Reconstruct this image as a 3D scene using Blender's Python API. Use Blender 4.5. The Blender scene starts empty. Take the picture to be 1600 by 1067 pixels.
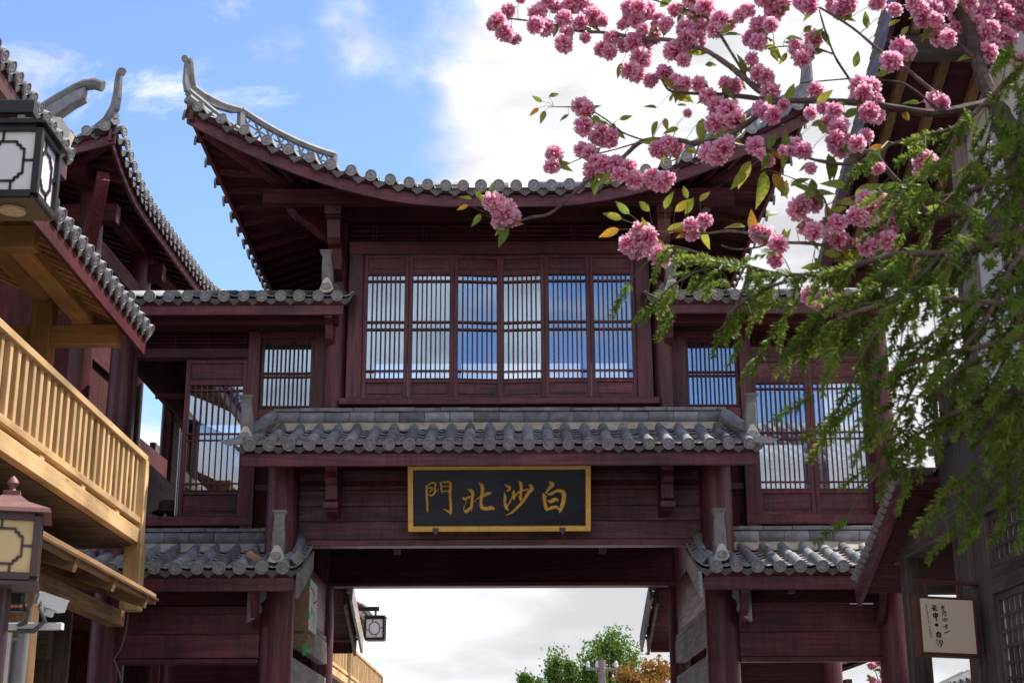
import bpy, math, random
from mathutils import Vector, Matrix, Euler
V = Vector
random.seed(7)
scn = bpy.context.scene
COL = scn.collection
R = math.radians
# ---------------------------------------------------------------- camera
FPX, PITCH, YAW, ROLL = 2300.0, R(17), R(.24), R(.25)
CAM = V((0, 0, 1.6))
fwd = V((math.sin(YAW)*math.cos(PITCH), math.cos(YAW)*math.cos(PITCH), math.sin(PITCH)))
r0 = V((math.cos(YAW), -math.sin(YAW), 0)); u0 = r0.cross(fwd)
cr = r0*math.cos(ROLL)-u0*math.sin(ROLL); cu = u0*math.cos(ROLL)+r0*math.sin(ROLL)
cd = bpy.data.cameras.new('camera'); cam = bpy.data.objects.new('camera', cd); COL.objects.link(cam)
cam.matrix_world = Matrix(((cr.x, cu.x, -fwd.x, CAM.x), (cr.y, cu.y, -fwd.y, CAM.y), (cr.z, cu.z, -fwd.z, CAM.z), (0, 0, 0, 1)))
cd.sensor_width = 36; cd.lens = FPX/1600*36; cd.clip_end = 3000; cd.clip_start = .05
cd.dof.use_dof = True; cd.dof.focus_distance = 15.5; cd.dof.aperture_fstop = 8
scn.camera = cam
cy = scn.cycles; cy.max_bounces = 6; cy.diffuse_bounces = 3; cy.glossy_bounces = 3; cy.transmission_bounces = 3; cy.transparent_max_bounces = 8; cy.caustics_reflective = False; cy.caustics_refractive = False

def ray(u, v): return fwd*FPX + cr*(u-800) - cu*(v-533.5)
def atY(u, v, y): d = ray(u, v); return CAM + d*(y/d.y)     # point seen at a photo pixel on the plane at depth y
def atX(u, v, x): d = ray(u, v); return CAM + d*(x/d.x)     # ... on a wall plane along the street

# ---------------------------------------------------------------- sky, sun, exposure
SUN_EL, SUN_AZ = R(57), R(62)      # azimuth from +Y towards +X
wd = bpy.data.worlds.new('World'); scn.world = wd; wd.use_nodes = True
nt = wd.node_tree; N = nt.nodes; L = nt.links
N.clear()
def nd(t, **k):
    n = N.new(t)
    for a, b in k.items(): setattr(n, a, b)
    return n
out = nd('ShaderNodeOutputWorld'); bg = nd('ShaderNodeBackground'); sky = nd('ShaderNodeTexSky')
sky.sky_type = 'NISHITA'; sky.sun_disc = False; sky.sun_elevation = SUN_EL; sky.sun_rotation = SUN_AZ
sky.air_density = 1.0; sky.dust_density = .25; sky.ozone_density = 2.0; sky.altitude = 2400
tc = nd('ShaderNodeTexCoord'); sep = nd('ShaderNodeSeparateXYZ'); L.new(tc.outputs['Generated'], sep.inputs[0])
def mth(op, a, b=None, c=None, clamp=False):
    m = nd('ShaderNodeMath', operation=op); m.use_clamp = clamp
    for i, x in enumerate((a, b, c)):
        if x is None: continue
        if isinstance(x, (int, float)): m.inputs[i].default_value = x
        else: L.new(x, m.inputs[i])
    return m.outputs[0]
def mrange(x, a, b, c=0., d=1., smooth=True):
    m = nd('ShaderNodeMapRange'); m.interpolation_type = 'SMOOTHSTEP' if smooth else 'LINEAR'
    L.new(x, m.inputs[0])
    for i, q in enumerate((a, b, c, d)): m.inputs[i+1].default_value = q
    return m.outputs[0]
mp = nd('ShaderNodeMapping'); L.new(tc.outputs['Generated'], mp.inputs[0]); mp.inputs['Scale'].default_value = (1, 1, 1.9)
mp.inputs['Location'].default_value = (3.1, .2, 1.35)
n1 = nd('ShaderNodeTexNoise'); n1.inputs['Scale'].default_value = 3.2; n1.inputs['Detail'].default_value = 9; n1.inputs['Roughness'].default_value = .57; n1.inputs['Distortion'].default_value = .25
L.new(mp.outputs[0], n1.inputs['Vector'])
n2 = nd('ShaderNodeTexNoise'); n2.inputs['Scale'].default_value = 5.5; n2.inputs['Detail'].default_value = 7; n2.inputs['Roughness'].default_value = .5
mp2 = nd('ShaderNodeMapping'); L.new(tc.outputs['Generated'], mp2.inputs[0]); mp2.inputs['Scale'].default_value = (1, 1, 3.2); mp2.inputs['Location'].default_value = (.4, 2.2, .7)
L.new(mp2.outputs[0], n2.inputs['Vector'])
# a bank of cumulus towards the sun side, hazy overcast low down, open blue elsewhere
side = mrange(mth('ADD', mth('MULTIPLY', sep.outputs['X'], .8), mth('MULTIPLY', sep.outputs['Y'], .12)), .035, .14, 0, .30)
low = mrange(sep.outputs['Z'], .26, .14, 0, .30)
back = mth('MULTIPLY', mrange(sep.outputs['Y'], -.55, -.85, 0, .34), mrange(sep.outputs['X'], .005, -.05))   # the bank the window panes mirror
cov = mth('ADD', mth('ADD', mth('ADD', n1.outputs['Fac'], side), low), back)
mask = mrange(cov, .56, .72)
n3 = nd('ShaderNodeTexNoise'); n3.inputs['Scale'].default_value = 6.5; n3.inputs['Detail'].default_value = 9; n3.inputs['Roughness'].default_value = .66; n3.inputs['Distortion'].default_value = .5
mp3 = nd('ShaderNodeMapping'); L.new(tc.outputs['Generated'], mp3.inputs[0]); mp3.inputs['Rotation'].default_value = (.3, .5, .2); mp3.inputs['Scale'].default_value = (1, 1, 1.8); mp3.inputs['Location'].default_value = (1.7, .4, 2.6)
L.new(mp3.outputs[0], n3.inputs['Vector'])
mask = mth('MAXIMUM', mask, mrange(n3.outputs['Fac'], .555, .72, 0, .7))
shade = mrange(n2.outputs['Fac'], .33, .66, 2.5, 4.5)
ccol = nd('ShaderNodeMix', data_type='RGBA'); ccol.blend_type = 'MULTIPLY'; ccol.inputs[0].default_value = 1
ccol.inputs[6].default_value = (.97, .985, 1.02, 1); L.new(shade, ccol.inputs[7])
mx = nd('ShaderNodeMix', data_type='RGBA'); L.new(mask, mx.inputs[0]); L.new(sky.outputs[0], mx.inputs[6]); L.new(ccol.outputs[2], mx.inputs[7])
L.new(mx.outputs[2], bg.inputs[0]); bg.inputs[1].default_value = .14; L.new(bg.outputs[0], out.inputs[0])
sl = bpy.data.lights.new('sun', 'SUN'); sl.energy = 3.6; sl.angle = R(.5); sl.color = (1, .95, .87)
so = bpy.data.objects.new('sun', sl); COL.objects.link(so)
sd = V((math.sin(SUN_AZ)*math.cos(SUN_EL), math.cos(SUN_AZ)*math.cos(SUN_EL), math.sin(SUN_EL)))
so.rotation_euler = sd.to_track_quat('Z', 'Y').to_euler(); so.location = sd*60
scn.view_settings.view_transform = 'Standard'; scn.view_settings.look = 'None'; scn.view_settings.gamma = 1
scn.view_settings.exposure = 1.08; scn.view_settings.use_curve_mapping = False

# ---------------------------------------------------------------- materials
MATS = {}
def mat_new(name):
    m = bpy.data.materials.new(name); m.use_nodes = True; MATS[name] = m
    t = m.node_tree; b = t.nodes['Principled BSDF']
    return m, t, b
def ramp(t, fac, stops):
    r = t.nodes.new('ShaderNodeValToRGB'); e = r.color_ramp.elements
    while len(e) < len(stops): e.new(.5)
    for i, (p, c) in enumerate(stops): e[i].position = p; e[i].color = (*c, 1)
    t.links.new(fac, r.inputs[0]); return r.outputs[0]
def noise(t, scale, detail=5, rough=.55, vec=None, dist=0):
    n = t.nodes.new('ShaderNodeTexNoise'); n.inputs['Scale'].default_value = scale; n.inputs['Detail'].default_value = detail
    n.inputs['Roughness'].default_value = rough; n.inputs['Distortion'].default_value = dist
    if vec: t.links.new(vec, n.inputs['Vector'])
    return n.outputs['Fac']
def objvec(t, scale=(1, 1, 1), rnd=True):
    tc = t.nodes.new('ShaderNodeTexCoord'); mp = t.nodes.new('ShaderNodeMapping')
    t.links.new(tc.outputs['Object'], mp.inputs[0]); mp.inputs['Scale'].default_value = scale
    if rnd:
        oi = t.nodes.new('ShaderNodeObjectInfo'); mu = t.nodes.new('ShaderNodeMath'); mu.operation = 'MULTIPLY'; mu.inputs[1].default_value = 37
        t.links.new(oi.outputs['Random'], mu.inputs[0]); t.links.new(mu.outputs[0], mp.inputs['Location'])
    return mp.outputs[0]
def mulc(t, a, b, f=1.):
    m = t.nodes.new('ShaderNodeMix'); m.data_type = 'RGBA'; m.blend_type = 'MULTIPLY'; m.inputs[0].default_value = f
    t.links.new(a, m.inputs[6]); t.links.new(b, m.inputs[7]); return m.outputs[2]
def mixc(t, f, a, b):
    m = t.nodes.new('ShaderNodeMix'); m.data_type = 'RGBA'; t.links.new(f, m.inputs[0])
    t.links.new(a, m.inputs[6]); t.links.new(b, m.inputs[7]); return m.outputs[2]
def bump(t, b, h, s=.3, d=.01):
    n = t.nodes.new('ShaderNodeBump'); n.inputs['Strength'].default_value = s; n.inputs['Distance'].default_value = d
    t.links.new(h, n.inputs['Height']); t.links.new(n.outputs[0], b.inputs['Normal'])
def objrand(t, lo, hi):
    oi = t.nodes.new('ShaderNodeObjectInfo'); r = ramp(t, oi.outputs['Random'], [(0, (lo,)*3), (1, (hi,)*3)]); return r
def wood(name, cols, axis='x', grain=9., rough=.5, knots=True, vary=(.8, 1.2), wear=None, spec=.4):
    key = name+'_'+axis
    if key in MATS: return MATS[key]
    m, t, b = mat_new(key)
    lo, hi = grain*.06, grain
    sc = {'x': (lo, hi, hi), 'y': (hi, lo, hi), 'z': (hi, hi, lo)}[axis]
    v = objvec(t, sc)
    f = noise(t, 3.2, 8, .62, v, .6)
    c = ramp(t, f, [(.28, cols[0]), (.5, cols[1]), (.74, cols[2])])
    f2 = noise(t, 1.1, 3, .5, objvec(t, (1, 1, 1)))
    c = mulc(t, c, ramp(t, f2, [(.3, (.58,)*3), (.7, (1.32,)*3)]))
    c = mulc(t, c, objrand(t, *vary))
    if knots:   # dark knots drawn out along the grain, some boards more than others
        vo = t.nodes.new('ShaderNodeTexVoronoi'); vo.inputs['Scale'].default_value = 2.6
        t.links.new(objvec(t, {'x': (.9, 3, 3), 'y': (3, .9, 3), 'z': (3, 3, .9)}[axis]), vo.inputs['Vector'])
        c = mulc(t, c, ramp(t, vo.outputs['Distance'], [(.03, (.42, .30, .22)), (.075, (.8, .74, .7)), (.12, (1, 1, 1))]))
    if wear:
        f3 = noise(t, 2.4, 9, .72, v)
        fm = ramp(t, f3, [(.58, (0, 0, 0)), (.72, (1, 1, 1))])
        rg = t.nodes.new('ShaderNodeRGB'); rg.outputs[0].default_value = (*wear, 1)
        mm = t.nodes.new('ShaderNodeMath'); mm.operation = 'MULTIPLY'; mm.inputs[1].default_value = .55; t.links.new(fm, mm.inputs[0])
        c = mixc(t, mm.outputs[0], c, rg.outputs[0])
    fs_ = noise(t, 2.0, 6, .6, objvec(t, (7, 7, .5)))       # rain streaks and dust run downwards
    if wear: c = mulc(t, c, ramp(t, fs_, [(.36, (.70, .69, .68)), (.52, (1, 1, 1)), (.70, (1.16, 1.15, 1.14))]))
    t.links.new(c, b.inputs['Base Color'])
    t.links.new(ramp(t, f, [(.3, (rough+.12,)*3), (.7, (rough-.06,)*3)]), b.inputs['Roughness'])
    b.inputs['Specular IOR Level'].default_value = spec
    bump(t, b, f, .25, .006)
    return m
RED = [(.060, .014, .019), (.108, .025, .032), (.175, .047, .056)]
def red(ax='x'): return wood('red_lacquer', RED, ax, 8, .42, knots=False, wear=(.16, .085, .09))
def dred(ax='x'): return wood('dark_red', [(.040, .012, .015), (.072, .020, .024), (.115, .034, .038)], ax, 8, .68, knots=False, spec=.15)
def pine(ax='x'): return wood('pine', [(.47, .28, .125), (.60, .39, .195), (.67, .475, .265)], ax, 7, .6, vary=(.88, 1.1), spec=.25)
def opine(ax='x'): return wood('aged_pine', [(.15, .078, .036), (.25, .145, .075), (.34, .22, .125)], ax, 8, .65, spec=.2)
def spine(ax='x'): return wood('bounce_lit_pine', [(.36, .18, .06), (.50, .28, .105), (.58, .36, .16)], ax, 8, .65, spec=.2)  # pine under the eaves, with orange bounced light put into its colour
def brown(ax='x'): return wood('brown_timber', [(.05, .037, .033), (.105, .080, .070), (.17, .132, .116)], ax, 9, .6, spec=.25)
def greyw(ax='x'): return wood('weathered_board', [(.20, .17, .17), (.28, .25, .25), (.37, .34, .34)], ax, 9, .7, spec=.2)
def plain(name, col, rough=.6, metal=0., var=.15, scale=6., spec=.5, bmp=.1):
    if name in MATS: return MATS[name]
    m, t, b = mat_new(name); v = objvec(t)
    f = noise(t, scale, 6, .6, v)
    c = ramp(t, f, [(.3, tuple(x*(1-var) for x in col)), (.7, tuple(min(1, x*(1+var)) for x in col))])
    t.links.new(c, b.inputs['Base Color']); b.inputs['Roughness'].default_value = rough; b.inputs['Metallic'].default_value = metal
    b.inputs['Specular IOR Level'].default_value = spec
    if bmp: bump(t, b, f, bmp, .01)
    return m
def tile_mat():
    m, t, b = mat_new('grey_tile'); v = objvec(t)
    f = noise(t, 9, 8, .65, v); f2 = noise(t, 2.2, 4, .6, v)
    c = ramp(t, f, [(.25, (.115, .118, .132)), (.5, (.205, .208, .225)), (.78, (.33, .33, .34))])
    c = mulc(t, c, ramp(t, f2, [(.3, (.75,)*3), (.7, (1.2,)*3)]))
    c = mulc(t, c, objrand(t, .62, 1.35))
    f3 = noise(t, 22, 6, .7, v); k = ramp(t, f3, [(.60, (0,)*3), (.72, (.55,)*3)])
    rg = t.nodes.new('ShaderNodeRGB'); rg.outputs[0].default_value = (.34, .33, .29, 1)
    c = mixc(t, k, c, rg.outputs[0])
    t.links.new(c, b.inputs['Base Color']); b.inputs['Roughness'].default_value = .7; bump(t, b, f, .35, .006)
    return m
TILE = tile_mat()
PANM = plain('pan_tile_clay', (.31, .30, .29), .8, var=.35, scale=9)
DRIP = plain('drip_clay', (.12, .115, .12), .8, var=.35, scale=14)
CAPM = plain('cap_clay', (.28, .28, .295), .75, var=.38, scale=26, bmp=.5)
MORT = plain('lime_mortar', (.42, .36, .30), .9, var=.3, scale=11, bmp=.5)
LIME = plain('white_lime', (.62, .58, .52), .85, var=.2, scale=14)
PLAS = plain('white_plaster', (.72, .72, .74), .85, var=.06, scale=3)
BLACK = plain('black_metal', (.02, .021, .026), .45, .3, .2)
GREYM = plain('grey_metal', (.22, .225, .25), .5, .3, .15)
WHITEM = plain('white_enamel', (.72, .73, .75), .4, 0, .05)
GOLD = plain('gold_paint', (.90, .52, .10), .45, .0, .18, 18, bmp=.15)
BOARD = wood('sign_black', [(.010, .012, .022), (.015, .018, .034), (.023, .027, .048)], 'x', 8, .38, knots=False)
CREAM = plain('cream_panel', (.80, .64, .48), .7, 0, .04, 2, bmp=0)
INK = plain('ink', (.012, .012, .013), .7, 0, .1)
YELP = plain('amber_panel', (.74, .57, .29), .55, 0, .08, 4, bmp=0)
WHP = plain('milk_panel', (.72, .73, .80), .4, 0, .04, 3, bmp=0)
LAMPB = plain('lamp_brown', (.085, .05, .055), .5, .1, .2)
CLAYR = plain('cap_red_clay', (.20, .095, .09), .6, 0, .25, 14)
CARD = plain('cardboard', (.24, .15, .085), .85, 0, .2, 5)
PAPER = plain('white_paper', (.70, .70, .68), .7, 0, .08, 5)
GREEN = plain('green_tape', (.02, .34, .06), .5, 0, .1)
def glass_mat(name, mixv, tint):
    m = bpy.data.materials.new(name); m.use_nodes = True; t = m.node_tree; t.nodes.clear(); MATS[name] = m
    o = t.nodes.new('ShaderNodeOutputMaterial'); mi = t.nodes.new('ShaderNodeMixShader')
    tr = t.nodes.new('ShaderNodeBsdfTransparent'); tr.inputs[0].default_value = tint
    gl = t.nodes.new('ShaderNodeBsdfGlossy'); gl.inputs['Roughness'].default_value = .015; gl.inputs[0].default_value = (.62, .80, 1, 1)
    f = noise(t, 1.3, 2, .4, objvec(t, rnd=False)); bp = t.nodes.new('ShaderNodeBump'); bp.inputs['Strength'].default_value = .05; bp.inputs['Distance'].default_value = .02
    t.links.new(f, bp.inputs['Height']); t.links.new(bp.outputs[0], gl.inputs['Normal'])
    mi.inputs[0].default_value = mixv
    t.links.new(tr.outputs[0], mi.inputs[1]); t.links.new(gl.outputs[0], mi.inputs[2]); t.links.new(mi.outputs[0], o.inputs[0])
    return m
GLASS = glass_mat('window_glass', .46, (.5, .55, .6, 1))
def leafy(name, stops, trans=.45, rough=.5, spec=.3, local=None):
    m = bpy.data.materials.new(name); m.use_nodes = True; t = m.node_tree; MATS[name] = m
    b = t.nodes['Principled BSDF']; o = t.nodes['Material Output']
    oi = t.nodes.new('ShaderNodeObjectInfo')
    if local:   # colour by position in the piece (petal tips paler than the heart)
        tcn = t.nodes.new('ShaderNodeTexCoord'); ln = t.nodes.new('ShaderNodeVectorMath'); ln.operation = 'LENGTH'
        t.links.new(tcn.outputs['Object'], ln.inputs[0]); c = ramp(t, ln.outputs['Value'], local)
        c = mulc(t, c, ramp(t, oi.outputs['Random'], stops))
    else:
        c = ramp(t, oi.outputs['Random'], stops)
        f = noise(t, 14, 3, .5, objvec(t)); c = mulc(t, c, ramp(t, f, [(.3, (.6, .62, .6)), (.7, (1.5, 1.38, 1.2))]))
    tl = t.nodes.new('ShaderNodeBsdfTranslucent'); mi = t.nodes.new('ShaderNodeMixShader'); mi.inputs[0].default_value = trans
    t.links.new(c, b.inputs['Base Color']); t.links.new(c, tl.inputs[0]); b.inputs['Roughness'].default_value = rough; b.inputs['Specular IOR Level'].default_value = spec
    t.links.new(b.outputs[0], mi.inputs[1]); t.links.new(tl.outputs[0], mi.inputs[2]); t.links.new(mi.outputs[0], o.inputs[0])
    return m

# ---------------------------------------------------------------- mesh helpers
class MB:
    def __init__(s): s.v = []; s.f = []
    def add(s, vs, fs):
        o = len(s.v); s.v += [tuple(x) for x in vs]; s.f += [tuple(i+o for i in f) for f in fs]; return s
    def frame(s, p, ax, ay, az, hx, hy, hz):
        vs = [p+ax*(hx*i)+ay*(hy*j)+az*(hz*k) for k in (-1, 1) for j in (-1, 1) for i in (-1, 1)]
        return s.add(vs, [(0, 2, 3, 1), (4, 5, 7, 6), (0, 1, 5, 4), (2, 6, 7, 3), (0, 4, 6, 2), (1, 3, 7, 5)])
    def box(s, x0, x1, y0, y1, z0, z1, c=0.004):
        j = lambda: random.uniform(-.0012, .0012)
        x0 += j(); x1 += j(); y0 += j(); y1 += j(); z0 += j(); z1 += j()
        d = (x1-x0, y1-y0, z1-z0); a = d.index(max(d))
        m = [((x0+x1)/2), ((y0+y1)/2), ((z0+z1)/2)]; p, q = m[:], m[:]
        p[a] = (x0, y0, z0)[a]; q[a] = (x1, y1, z1)[a]
        up = V((0, 0, 1)) if a != 2 else V((0, 1, 0))
        w, h = {0: (d[1], d[2]), 1: (d[0], d[2]), 2: (d[0], d[1])}[a]
        return s.beam(p, q, w, h, up, c)
    def beam(s, p0, p1, w, h, up=V((0, 0, 1)), c=.004):
        p0, p1 = V(p0), V(p1); d = (p1-p0).normalized(); x = d.cross(up)
        if x.length < 1e-4: x = d.cross(V((1, 0, 0)))
        x.normalize(); y = x.cross(d)
        c = min(c, w*.3, h*.3); a, b = w/2, h/2
        pr = [(-a+c, -b), (a-c, -b), (a, -b+c), (a, b-c), (a-c, b), (-a+c, b), (-a, b-c), (-a, -b+c)] if c > 0 else [(-a, -b), (a, -b), (a, b), (-a, b)]
        n = len(pr)
        vs = [q+x*i+y*k for q in (p0, p1) for i, k in pr]
        return s.add(vs, [(i, i+n, (i+1) % n+n, (i+1) % n) for i in range(n)]+[tuple(range(n)), tuple(range(2*n-1, n-1, -1))])
    def tube(s, pts, rad, n=8, cap=True, arc=None):
        pts = [V(p) for p in pts]; m = len(pts)
        if not hasattr(rad, '__len__'): rad = [rad]*m
        ref = V((.13, .21, .97)); vs = []
        for i, p in enumerate(pts):
            d = (pts[min(i+1, m-1)]-pts[max(i-1, 0)]).normalized()
            x = d.cross(ref)
            if x.length < .05: x = d.cross(V((1, 0, 0)))
            x.normalize(); y = x.cross(d)
            vs += [p+(x*math.cos(2*math.pi*k/n)+y*math.sin(2*math.pi*k/n))*rad[i] for k in range(n)]
        fs = [(i*n+k, i*n+(k+1) % n, (i+1)*n+(k+1) % n, (i+1)*n+k) for i in range(m-1) for k in range(n)]
        if cap: fs += [tuple(range(n-1, -1, -1)), tuple(range((m-1)*n, m*n))]
        return s.add(vs, fs)
    def prism(s, poly, o, ax, ay, az, th):     # outline in (ax, ay), extruded along az, centred
        n = len(poly); vs = [o+ax*a+ay*b+az*(th*k) for k in (-.5, .5) for a, b in poly]
        return s.add(vs, [tuple(range(n-1, -1, -1)), tuple(range(n, 2*n))]+[(i, (i+1) % n, (i+1) % n+n, i+n) for i in range(n)])
    def lathe(s, prof, c, n=16):
        m = len(prof); c = V(c)
        vs = [c+V((r*math.cos(2*math.pi*k/n), r*math.sin(2*math.pi*k/n), z)) for r, z in prof for k in range(n)]
        return s.add(vs, [(i*n+k, i*n+(k+1) % n, (i+1)*n+(k+1) % n, (i+1)*n+k) for i in range(m-1) for k in range(n)]+[tuple(range(n-1, -1, -1)), tuple(range((m-1)*n, m*n))])
    def mesh(s, name, mat=None, smooth=False):
        me = bpy.data.meshes.new(name); me.from_pydata(s.v, [], s.f); me.update()
        if mat: me.materials.append(mat)
        if smooth:
            for p in me.polygons: p.use_smooth = True
            try: me.set_sharp_from_angle(angle=R(40))
            except Exception: pass
        return me
    def build(s, name, mat, parent=None, smooth=False):
        return link(name, s.mesh(name, mat, smooth), parent)
NEW = []
def link(name, me, parent=None, mw=None):
    o = bpy.data.objects.new(name, me); COL.objects.link(o); NEW.append(o)
    if parent: setpar(o, parent)
    if mw is not None: o.matrix_basis = mw
    return o
def xform(objs, M):      # turn freshly built pieces about the world's origin
    for o in objs:
        if o.data is None: continue
        if o.matrix_basis == Matrix.Identity(4) and o.data.users == 1: o.data.transform(M)
        else: o.matrix_basis = M @ o.matrix_basis
    objs.clear()
def rootof(o):
    while o.parent: o = o.parent
    return o
def setpar(o, p):
    o.parent = p; r = rootof(p)
    # meshes are built in place; only a thing's Empty carries a location
    o.matrix_parent_inverse = Matrix.Translation(-V(r.location)) if p == r else Matrix.Identity(4)
def thing(name, loc, label, cat, group=None):
    o = bpy.data.objects.new(name, None); COL.objects.link(o); o.location = loc; o.empty_display_size = .3
    return tag(o, label, cat, group)
def tag(o, label, cat, group=None):
    o['label'] = label; o['category'] = cat
    if group: o['group'] = group
    return o
def kind(o, k): o['kind'] = k; return o
def fr(p, x, y, z): return Matrix(((x.x, y.x, z.x, p.x), (x.y, y.y, z.y, p.y), (x.z, y.z, z.z, p.z), (0, 0, 0, 1)))
X, Y, Z = V((1, 0, 0)), V((0, 1, 0)), V((0, 0, 1))

# sub-parts hang under parts whose own matrix is the identity, so local = world for them too
# ---------------------------------------------------------------- shared tile meshes
def half_tube(r0, r1, ln, th=.012, n=7):
    m = MB(); vs = []
    for y, r in ((0, r0), (ln, r1)):
        for rr in (r, r-th):
            vs += [V((rr*math.cos(math.pi*k/n), y, rr*math.sin(math.pi*k/n)-.004)) for k in range(n+1)]
    k = n+1; fs = []
    for i in range(n):
        fs += [(i, i+1, 2*k+i+1, 2*k+i), (i+1, i, k+i, k+i+1), (2*k+i, 2*k+i+1, 3*k+i+1, 3*k+i)]
    return m.add(vs, fs).mesh('cover_tile', TILE, True)
ME_COVER = [half_tube(.068+random.uniform(-.002, .002), .059, .31) for _ in range(3)]
def cap_mesh(r=.067):
    m = MB(); n = 16
    rings = [(r, .02), (r, -.006), (r*.86, -.006), (r*.82, .003), (r*.62, .003), (r*.58, -.004), (r*.3, -.004), (r*.26, .002)]
    vs = [V((a*math.cos(2*math.pi*k/n), y, a*math.sin(2*math.pi*k/n))) for a, y in rings for k in range(n)]
    fs = [(i*n+k, (i+1)*n+k, (i+1)*n+(k+1) % n, i*n+(k+1) % n) for i in range(len(rings)-1) for k in range(n)]+[tuple(range((len(rings)-1)*n, len(rings)*n)), tuple(range(n-1, -1, -1))]
    return m.add(vs, fs).mesh('tile_cap', CAPM, False)
ME_CAP = cap_mesh()
def drip_mesh(w=.19, h=.085):
    m = MB(); a = w/2
    o = [(-a, .02), (-a*.55, -.012), (0, -.022), (a*.55, -.012), (a, .02), (a*.72, -.045), (a*.3, -.075), (0, -h-.012), (-a*.3, -.075), (-a*.72, -.045)]
    return m.prism([(p, q) for p, q in o], V((0, 0, 0)), X, Z, Y, .016).mesh('drip_tile', DRIP)
ME_DRIP = drip_mesh()
def ridge_mesh(r=.075, ln=.275):
    return MB().tube([(-ln/2, 0, 0), (-ln/2+.01, 0, 0), (ln/2-.012, 0, 0), (ln/2-.004, 0, 0)], [r*.93, r, r, r*.93], 14).mesh('ridge_tile', TILE, True)
ME_RIDGE = ridge_mesh()
TCOUNT = [0]
def put_tile(parent, p, x, y, z, sy=1.):
    TCOUNT[0] += 1
    mw = fr(p, x, y, z) @ Matrix.Diagonal((1, sy, 1, 1)) @ Matrix.Rotation(random.uniform(-.03, .03), 4, 'Z')
    return link('cover_tile', random.choice(ME_COVER), parent, mw)
def put_cap(parent, p, x, y, z):
    return link('tile_cap', ME_CAP, parent, fr(p, x, y, z) @ Matrix.Rotation(random.uniform(0, 6), 4, 'Y') @ Matrix.Scale(random.uniform(.94, 1.05), 4))
def pan_row(m, p, x, y, z, w, ln, th=.012):
    n = 4; k = n+1; vs = []
    for yy, dz in ((0, .014), (ln, -.012)):
        for t in (0, -th):
            vs += [p+x*(w*(i/n-.5))+y*yy+z*(dz+t+.055*((2*i/n-1)**2)+.016) for i in range(k)]
    fs = []
    for i in range(n): fs += [(i, i+1, 2*k+i+1, 2*k+i), (i+1, i, k+i, k+i+1)]
    m.add(vs, fs)

def finial(parent, base, h=.46, lean=(0, 0), w=.13, name='finial', out=-1):
    m = MB(); o = V(base)
    # upright ridge-end ornament: stacked tapering courses with a flared, cupped top
    prof = [(-.02, .062, .085), (.06, .062, .08), (.17, .068, .075), (.171, .064, .07), (.27, .064, .062), (.271, .06, .058), (.355, .056, .05), (.375, .05, .045), (.43, .058, .05), (.455, .075, .065), (.47, .076, .066)]
    vs = []; k = h/.47
    for z, a, b in prof:
        c = o+V((lean[0]*z*z*4, lean[1]*z*z*4, z*k))
        vs += [c+V((i*a*w/.13, j*b, 0)) for i, j in ((-1, -.8), (-.8, -1), (.8, -1), (1, -.8), (1, .8), (.8, 1), (-.8, 1), (-1, .8))]
    n = 8; r = len(prof)
    m.add(vs, [(i*n+q, i*n+(q+1) % n, (i+1)*n+(q+1) % n, (i+1)*n+q) for i in range(r-1) for q in range(n)]+[tuple(range(n-1, -1, -1)), tuple(range((r-1)*n, r*n))])
    f = m.build(name, plain('finial_clay', (.20, .19, .185), .8, 0, .35, 7), parent)
    # lime bedding and a tilted cap disc at the foot
    MB().prism([(-.09, -.06), (-.03, -.075), (.05, -.06), (.085, -.02), (.05, .06), (.02, .11), (-.02, .11), (-.05, .05)], o+V((0, -.10, .02)), X, Z, Y, .07).build('lime_bedding', LIME, f if not parent.parent else parent)
    c = MB(); n = 14
    c.add([o+V((.06*math.cos(6.283*q/n), -.15+s, .02+.04*math.sin(6.283*q/n))) for s in (-.008, .012) for q in range(n)], [tuple(range(n)), tuple(range(2*n-1, n-1, -1))]+[(q, q+n, (q+1) % n+n, (q+1) % n) for q in range(n)])
    c.build('tile_cap', CAPM, f if not parent.parent else parent)
    return f

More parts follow.
